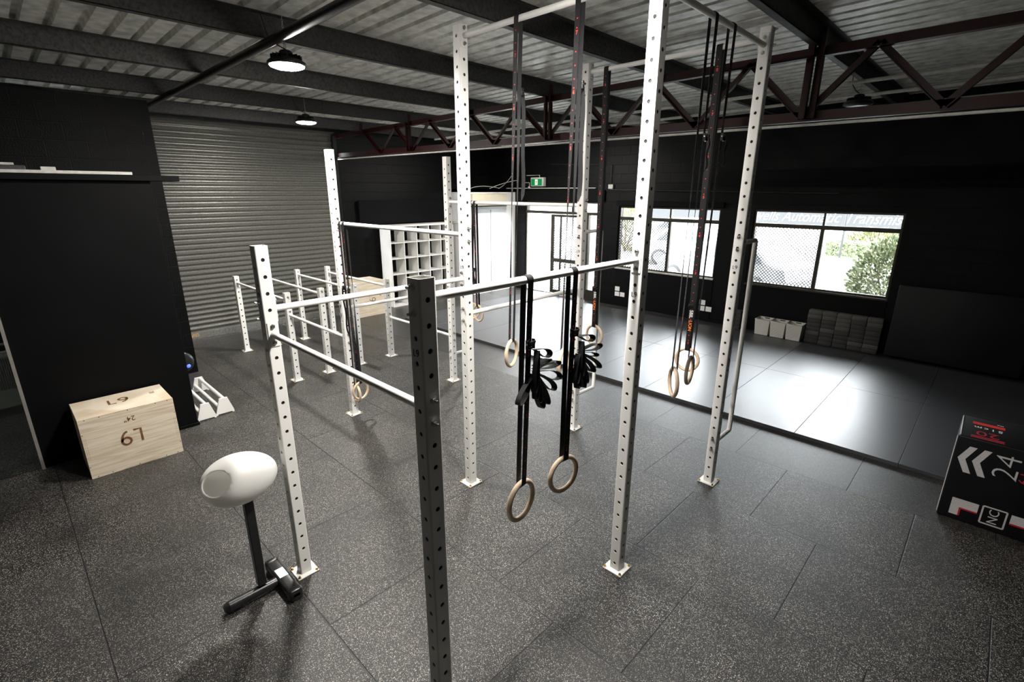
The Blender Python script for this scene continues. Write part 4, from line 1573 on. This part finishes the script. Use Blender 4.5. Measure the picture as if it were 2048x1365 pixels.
mb.tube([(-6.9, 7.46, 2.70), (-3.95, 7.46, 2.70)], .011, 'conduit', 8); mb.tube([(-6.15, 7.46, 3.02), (-5.7, 7.46, 3.02), (-5.7, 7.46, 2.96)], .009, 'conduit', 8); mb.tube([(-6.25, 7.46, 2.84), (-6.05, 7.46, 2.84), (-6.05, 7.46, 2.70)], .009, 'conduit', 8)
mb.tube([(-6.05, 7.46, 2.73), (-6.05, 7.44, 2.70)], .03, 'conduit', 12)
mb.build('wall_conduit', tags=('pale horizontal conduit on the black wall under the exit sign', 'conduit'))
mb = MB(); mb.tube([(-3.55, 7.47, 3.2), (-3.55, 7.47, 2.75)], .009, 'pipe', 8); mb.tube([(-5.4, 7.48, 3.28), (-3.55, 7.48, 3.2)], .007, 'pipe', 8); mb.tube([(-3.55, 7.47, 2.66), (1.0, 7.47, 2.60)], .012, 'pipe', 8)
mb.build('wall_conduit', tags=('black conduit dropping down the wall between entrance door and window', 'conduit'))
mb = MB(); mb.box((-3.60, 7.44, 2.68), (-3.47, 7.5, 2.78), 'conduit', bev=.006); mb.build('junction_box', tags=('small pale junction box on the black wall right of the entrance door', 'junction box'))
for px_, pz_, where in ((-3.21, .28, 'in the group nearer the entrance door'), (-1.125, .265, 'in the group behind the hanging rings')):
    for dx, dz, pos in ((0, .125, 'upper'), (0, 0, 'lower'), (.145, -.0, 'outer')):
        mb = MB()
        mb.box((px_ - .062 + dx, 7.478, pz_ - .052 + dz), (px_ + .062 + dx, 7.4845, pz_ + .052 + dz), 'whiteplastic', bev=.002)
        for s in (-.028, .028):
            mb.box((px_ - .008 + dx + s, 7.4768, pz_ - .012 + dz), (px_ + .008 + dx + s, 7.478, pz_ + .012 + dz), 'lam')
        mb.build('power_outlet', origin=(px_ + dx, 7.48, pz_ + dz), tags=(f'{pos} white power outlet low on the wall, {where}', 'power outlet', 'white wall outlets'))

# ------------------------------------------------------------------ baskets, foam blocks, crash pad
def basket(x, label):
    t = thing('storage_basket', (x, 7.34, .0), label, 'basket', 'white storage baskets')
    mb = MB()
    hw, hd, h = .115, .13, .30
    ow = (.132, .15)
    prof = [((hw, hd), .004), ((ow[0], ow[1]), h)]
    vs = []
    for (a, b_), z in prof:
        vs += [(x - a, 7.34 - b_, z), (x + a, 7.34 - b_, z), (x + a, 7.34 + b_, z), (x - a, 7.34 + b_, z)]
    for (a, b_), z in ((ow, h), ((hw, hd), .004)):
        a, b_ = a - .005, b_ - .005
        vs += [(x - a, 7.34 - b_, z), (x + a, 7.34 - b_, z), (x + a, 7.34 + b_, z), (x - a, 7.34 + b_, z + (.004 if z < .1 else 0))]
    fs = [(0, 3, 2, 1)]
    for r in (0, 4, 8):
        for i in range(4):
            fs.append((r + i, r + (i + 1) % 4, r + 4 + (i + 1) % 4, r + 4 + i))
    fs.append((12, 13, 14, 15))
    mb.add(vs, fs, 'weave')
    mb.build('woven_body', t)
    mb = MB()
    a, b_ = ow
    mb.tube([(x - a, 7.34 - b_, h), (x + a, 7.34 - b_, h), (x + a, 7.34 + b_, h), (x - a, 7.34 + b_, h)], .006, 'weave', 8, closed=True)
    mb.build('rim', t)
    mb = MB(); mb.box((x - .045, 7.34 + b_ - .012, h - .028), (x + .045, 7.34 + b_ - .006, h - .010), 'mark', bev=.002); mb.build('handle_slot', t)


basket(.185, 'white woven plastic basket at the window end of three')
basket(.460, 'white woven plastic basket in the middle of three')
basket(.735, 'white woven plastic basket touching the stacked foam blocks')

blk = {}
for nm, k_ in (('a', 'foam'), ('b', 'foam2')):
    mb = MB(); mb.box((-.1085, -.07, 0), (.1085, .07, .074), k_, bev=.006, seg=2)
    o = mb.build('foam_block'); blk[nm] = o.data; bpy.data.objects.remove(o)
ORD = ('first', 'second', 'third', 'fourth', 'fifth')
for c in range(5):
    for r in range(8):
        o = bpy.data.objects.new('foam_block', blk['b' if random.random() < .3 or r == 7 else 'a'])
        COL.objects.link(o)
        o.location = (1.015 + c * .222 + random.uniform(-.003, .003), 7.36 + random.uniform(-.006, .006), .001 + r * .0752)
        o.rotation_euler = (0, 0, random.uniform(-.015, .015))
        if r == 7:
            tag(o, f'foam yoga block on top of the {ORD[c]} column counted from the white baskets', 'yoga block', 'foam blocks stacked under the window')
        elif r == 0:
            tag(o, f'foam yoga block at the bottom of the {ORD[c]} column counted from the white baskets', 'yoga block', 'foam blocks stacked under the window')
        else:
            tag(o, f'foam yoga block, {ORD[c]} column from the white baskets, {ORD[r - 1] if r < 6 else "sixth"} above its bottom block', 'yoga block', 'foam blocks stacked under the window')
for r in range(5):
    o = bpy.data.objects.new('foam_block', blk['a'])
    COL.objects.link(o)
    o.location = (-.36, 7.36, .001 + r * .0752)
    tag(o, f'charcoal foam yoga block in the small stack behind the grab pole, {ORD[r]} from the floor', 'yoga block', 'foam blocks in the small stack')
M['padbright'] = M['pad']
mb = MB()
mxp = Matrix.Translation((2.11, 7.20, 0.0425)) @ Matrix.Rotation(-.10, 4, 'X')
mb.box((0, 0, 0), (1.62, .16, 1.17), 'pad', mxp, bev=.02, seg=3)
t = mb.build('crash_pad', origin=(2.9, 7.2, 0), tags=('large black vinyl crash pad leaning against the wall right of the foam blocks', 'crash pad'))

# ------------------------------------------------------------------ outside
mb = MB(); mb.box((-60, 7.7, -.20), (40, 27, -.08), 'asphalt'); mb.box((-90, 27, -3.2), (60, 90, -3.0), 'asphalt')
mb.build('ground', tags=('pale concrete yard outside the windows', 'building', None, 'structure'))


def car(x, y_, rz, paint, label):
    t = thing('parked_car', (0, 0, 0), label, 'car', 'cars parked outside')
    body = [(-2.1, .25), (-2.15, .55), (-2.05, .85), (-1.75, .95), (-1.1, 1.40), (.3, 1.43), (1.05, 1.0), (1.85, .86), (2.1, .65), (2.12, .28)]
    mb = MB()

    def ring(poly, yy, ins):
        return [(a * (1 - ins * .02), yy, b_) for a, b_ in poly]
    n = len(body)
    secs = [(-.84, .88), (-.80, .97), (0, 1.0), (.80, .97), (.84, .88)]
    vs, fs = [], []
    for yy, s in secs:
        for a, b_ in body:
            y2 = yy * (1 - .22 * max(0, (b_ - .9) / .5))
            vs.append((a * s if abs(s) < 1 else a, y2, .25 + (b_ - .25) * (.985 if s < 1 else 1)))
    for i in range(len(secs) - 1):
        for j in range(n):
            fs.append((i * n + j, i * n + (j + 1) % n, (i + 1) * n + (j + 1) % n, (i + 1) * n + j))
    fs += [tuple(range(n)), tuple(reversed(range(4 * n, 5 * n)))]
    mb.add(vs, fs, paint)
    mb.build('car_body', t, origin=(0, 0, 0))
    mb = MB()
    for s in (-1, 1):
        yy = s * .80
        poly = [(-1.45, .93), (-1.05, 1.30), (.22, 1.33), (.85, .98)]
        mb.add([(a, s * (.845 - .22 * .80 * (b_ - .9) / .5 + .004), b_) for a, b_ in poly], [(0, 1, 2, 3)], 'carglass')
    mb.build('side_window', t, origin=(0, 0, 0))
    for a in (-1.3, 1.35):
        for s in (-1, 1):
            mb = MB()
            mx = Matrix.Translation((a, s * .80, .31)) @ Matrix.Rotation(PI / 2 * s, 4, 'X') @ Matrix.Rotation(PI, 4, 'X')
            mb.lathe([(0, .06), (.18, .07), (.21, .06)], 'carsilver', 20, mx)
            mb.lathe([(.21, .06), (.30, .05), (.31, .0), (.31, -.14)], 'tyre', 24, mx)
            mb.build('wheel', t, origin=(0, 0, 0))
    t.location = (x, y_, -.08)
    t.rotation_euler = (0, 0, rz)
    return t


car(-5.2, 16.2, .35, 'carwhite', 'white car parked outside the window nearer the entrance door')
car(-8.5, 22.5, .2, 'carsilver', 'silver car parked further off behind the white car')
car(-2.3, 12.0, 2.9, 'carsilver', 'silver car parked outside the window above the white baskets')


def leaves(mb, centre, size, n, leaf, k, seed, spiky=False):
    rn = random.Random(seed)
    cx, cy, cz = centre
    for i in range(n):
        while True:
            p = Vector((rn.uniform(-1, 1), rn.uniform(-1, 1), rn.uniform(-1, 1)))
            if p.length < 1:
                break
        if rn.random() < .6:
            p = p.normalized() * rn.uniform(.8, 1.02)
        c = Vector((cx + p.x * size[0], cy + p.y * size[1], cz + p.z * size[2]))
        d = (p + Vector((rn.uniform(-.6, .6), rn.uniform(-.6, .6), rn.uniform(-.2, .9)))).normalized()
        s_ = d.cross(Vector((rn.uniform(-1, 1), rn.uniform(-1, 1), rn.uniform(-1, 1)))).normalized()
        l = leaf * rn.uniform(.6, 1.3)
        w2 = l * (.10 if spiky else .28)
        mb.add([c, c + d * l * .5 + s_ * w2, c + d * l, c + d * l * .5 - s_ * w2], [(0, 1, 2, 3)], k)


def shrub(x, y_, r, h, n, leaf, k, label, seed, spiky=False, zb=-.08):
    t = thing('garden_shrub', (x, y_, zb), label, 'shrub', 'shrubs outside the windows')
    mb = MB(); leaves(mb, (x, y_, zb + h / 2 + .1), (r, r, h / 2), n, leaf, k, seed, spiky); mb.build('foliage', t)
    mb = MB()
    rn = random.Random(seed + 5)
    for i in range(7):
        a = rn.uniform(0, 2 * PI)
        mb.tube([(x, y_, zb), (x + math.cos(a) * r * .35, y_ + math.sin(a) * r * .35, zb + h * .45), (x + math.cos(a) * r * .7, y_ + math.sin(a) * r * .7, zb + h * .8)], [.03, .02, .006], 'bark', 6)
    mb.build('stem', t)


shrub(1.75, 9.6, .72, 1.75, 7500, .085, 'leaf', 'large pale green bush close outside the window above the foam blocks', 1)
shrub(.95, 8.5, .30, .60, 1100, .07, 'leaf2', 'low yellowish bush at the foot of the large bush', 2)
t = thing('clipped_hedge', (-1.3, 23.2, -.08), 'low clipped hedge across the yard seen through the window', 'hedge')
mb = MB()
rn = random.Random(11)
for i in range(4200):
    f = rn.choice((0, 1, 2))
    p = [rn.uniform(-2.4, 1.6), rn.uniform(22.9, 23.7), rn.uniform(-.05, .50)]
    if f == 0: p[1] = 22.9
    if f == 1: p[2] = .50
    d = Vector((rn.uniform(-1, 1), rn.uniform(-1, 1), rn.uniform(-.3, 1))).normalized()
    s_ = d.cross(Vector((rn.uniform(-1, 1), rn.uniform(-1, 1), .3))).normalized()
    c = Vector(p)
    mb.add([c, c + d * .05 + s_ * .03, c + d * .11, c + d * .05 - s_ * .03], [(0, 1, 2, 3)], 'leaf')
mb.box((-2.38, 22.95, -.08), (1.58, 23.65, .46), 'leaf')
mb.build('foliage', t)
for i, (x, y_, r, h, lab) in enumerate(((-.9, 25.0, 1.0, .85, 'spiky yellow green plant behind the clipped hedge, nearer the thin post'),
                                        (1.7, 25.2, 1.0, .85, 'spiky yellow green plant behind the clipped hedge, further from the thin post'),
                                        (-9.5, 18.0, 1.0, 1.9, 'yellow green plant seen through the mesh of the window nearer the entrance door'))):
    shrub(x, y_, r, h, 900, .32, 'leaf2', lab, 20 + i, True)
mb = MB(); mb.tube([(-1.69, 22.4, -.08), (-1.69, 22.4, 3.2)], .045, 'signgrey', 10); mb.build('street_post', tags=('thin grey post standing in the yard before the hedge', 'post'))
# workshop across the street with script sign
t = thing('workshop_building', (-6, 34, -3), 'low pale workshop across the street with a grey sign board', 'building')
mb = MB(); mb.box((-40, 34, -3), (20, 44, 2.6), 'facade'); mb.build('facade', t)
mb = MB(); mb.box((-22, 33.85, .55), (3.0, 33.98, 1.62), 'signgrey'); sb_ = mb.build('sign_board', t)
mb = MB()
mb.text('wells Automatic Transmissions', .92, 'signwhite', frame_mx((-9.3, 33.84, 1.08), (1, 0, 0), (0, 0, 1)) @ Matrix.Diagonal((.84, 1, 1, 1)), extrude=.01, align='LEFT', shear=.35)
mb.build('script_lettering', sb_)
mb = MB(); mb.box((-30, 33.7, 1.62), (14, 34.0, 1.80), 'facade'); mb.build('roof_fascia', t)
print('objects', len(bpy.data.objects))
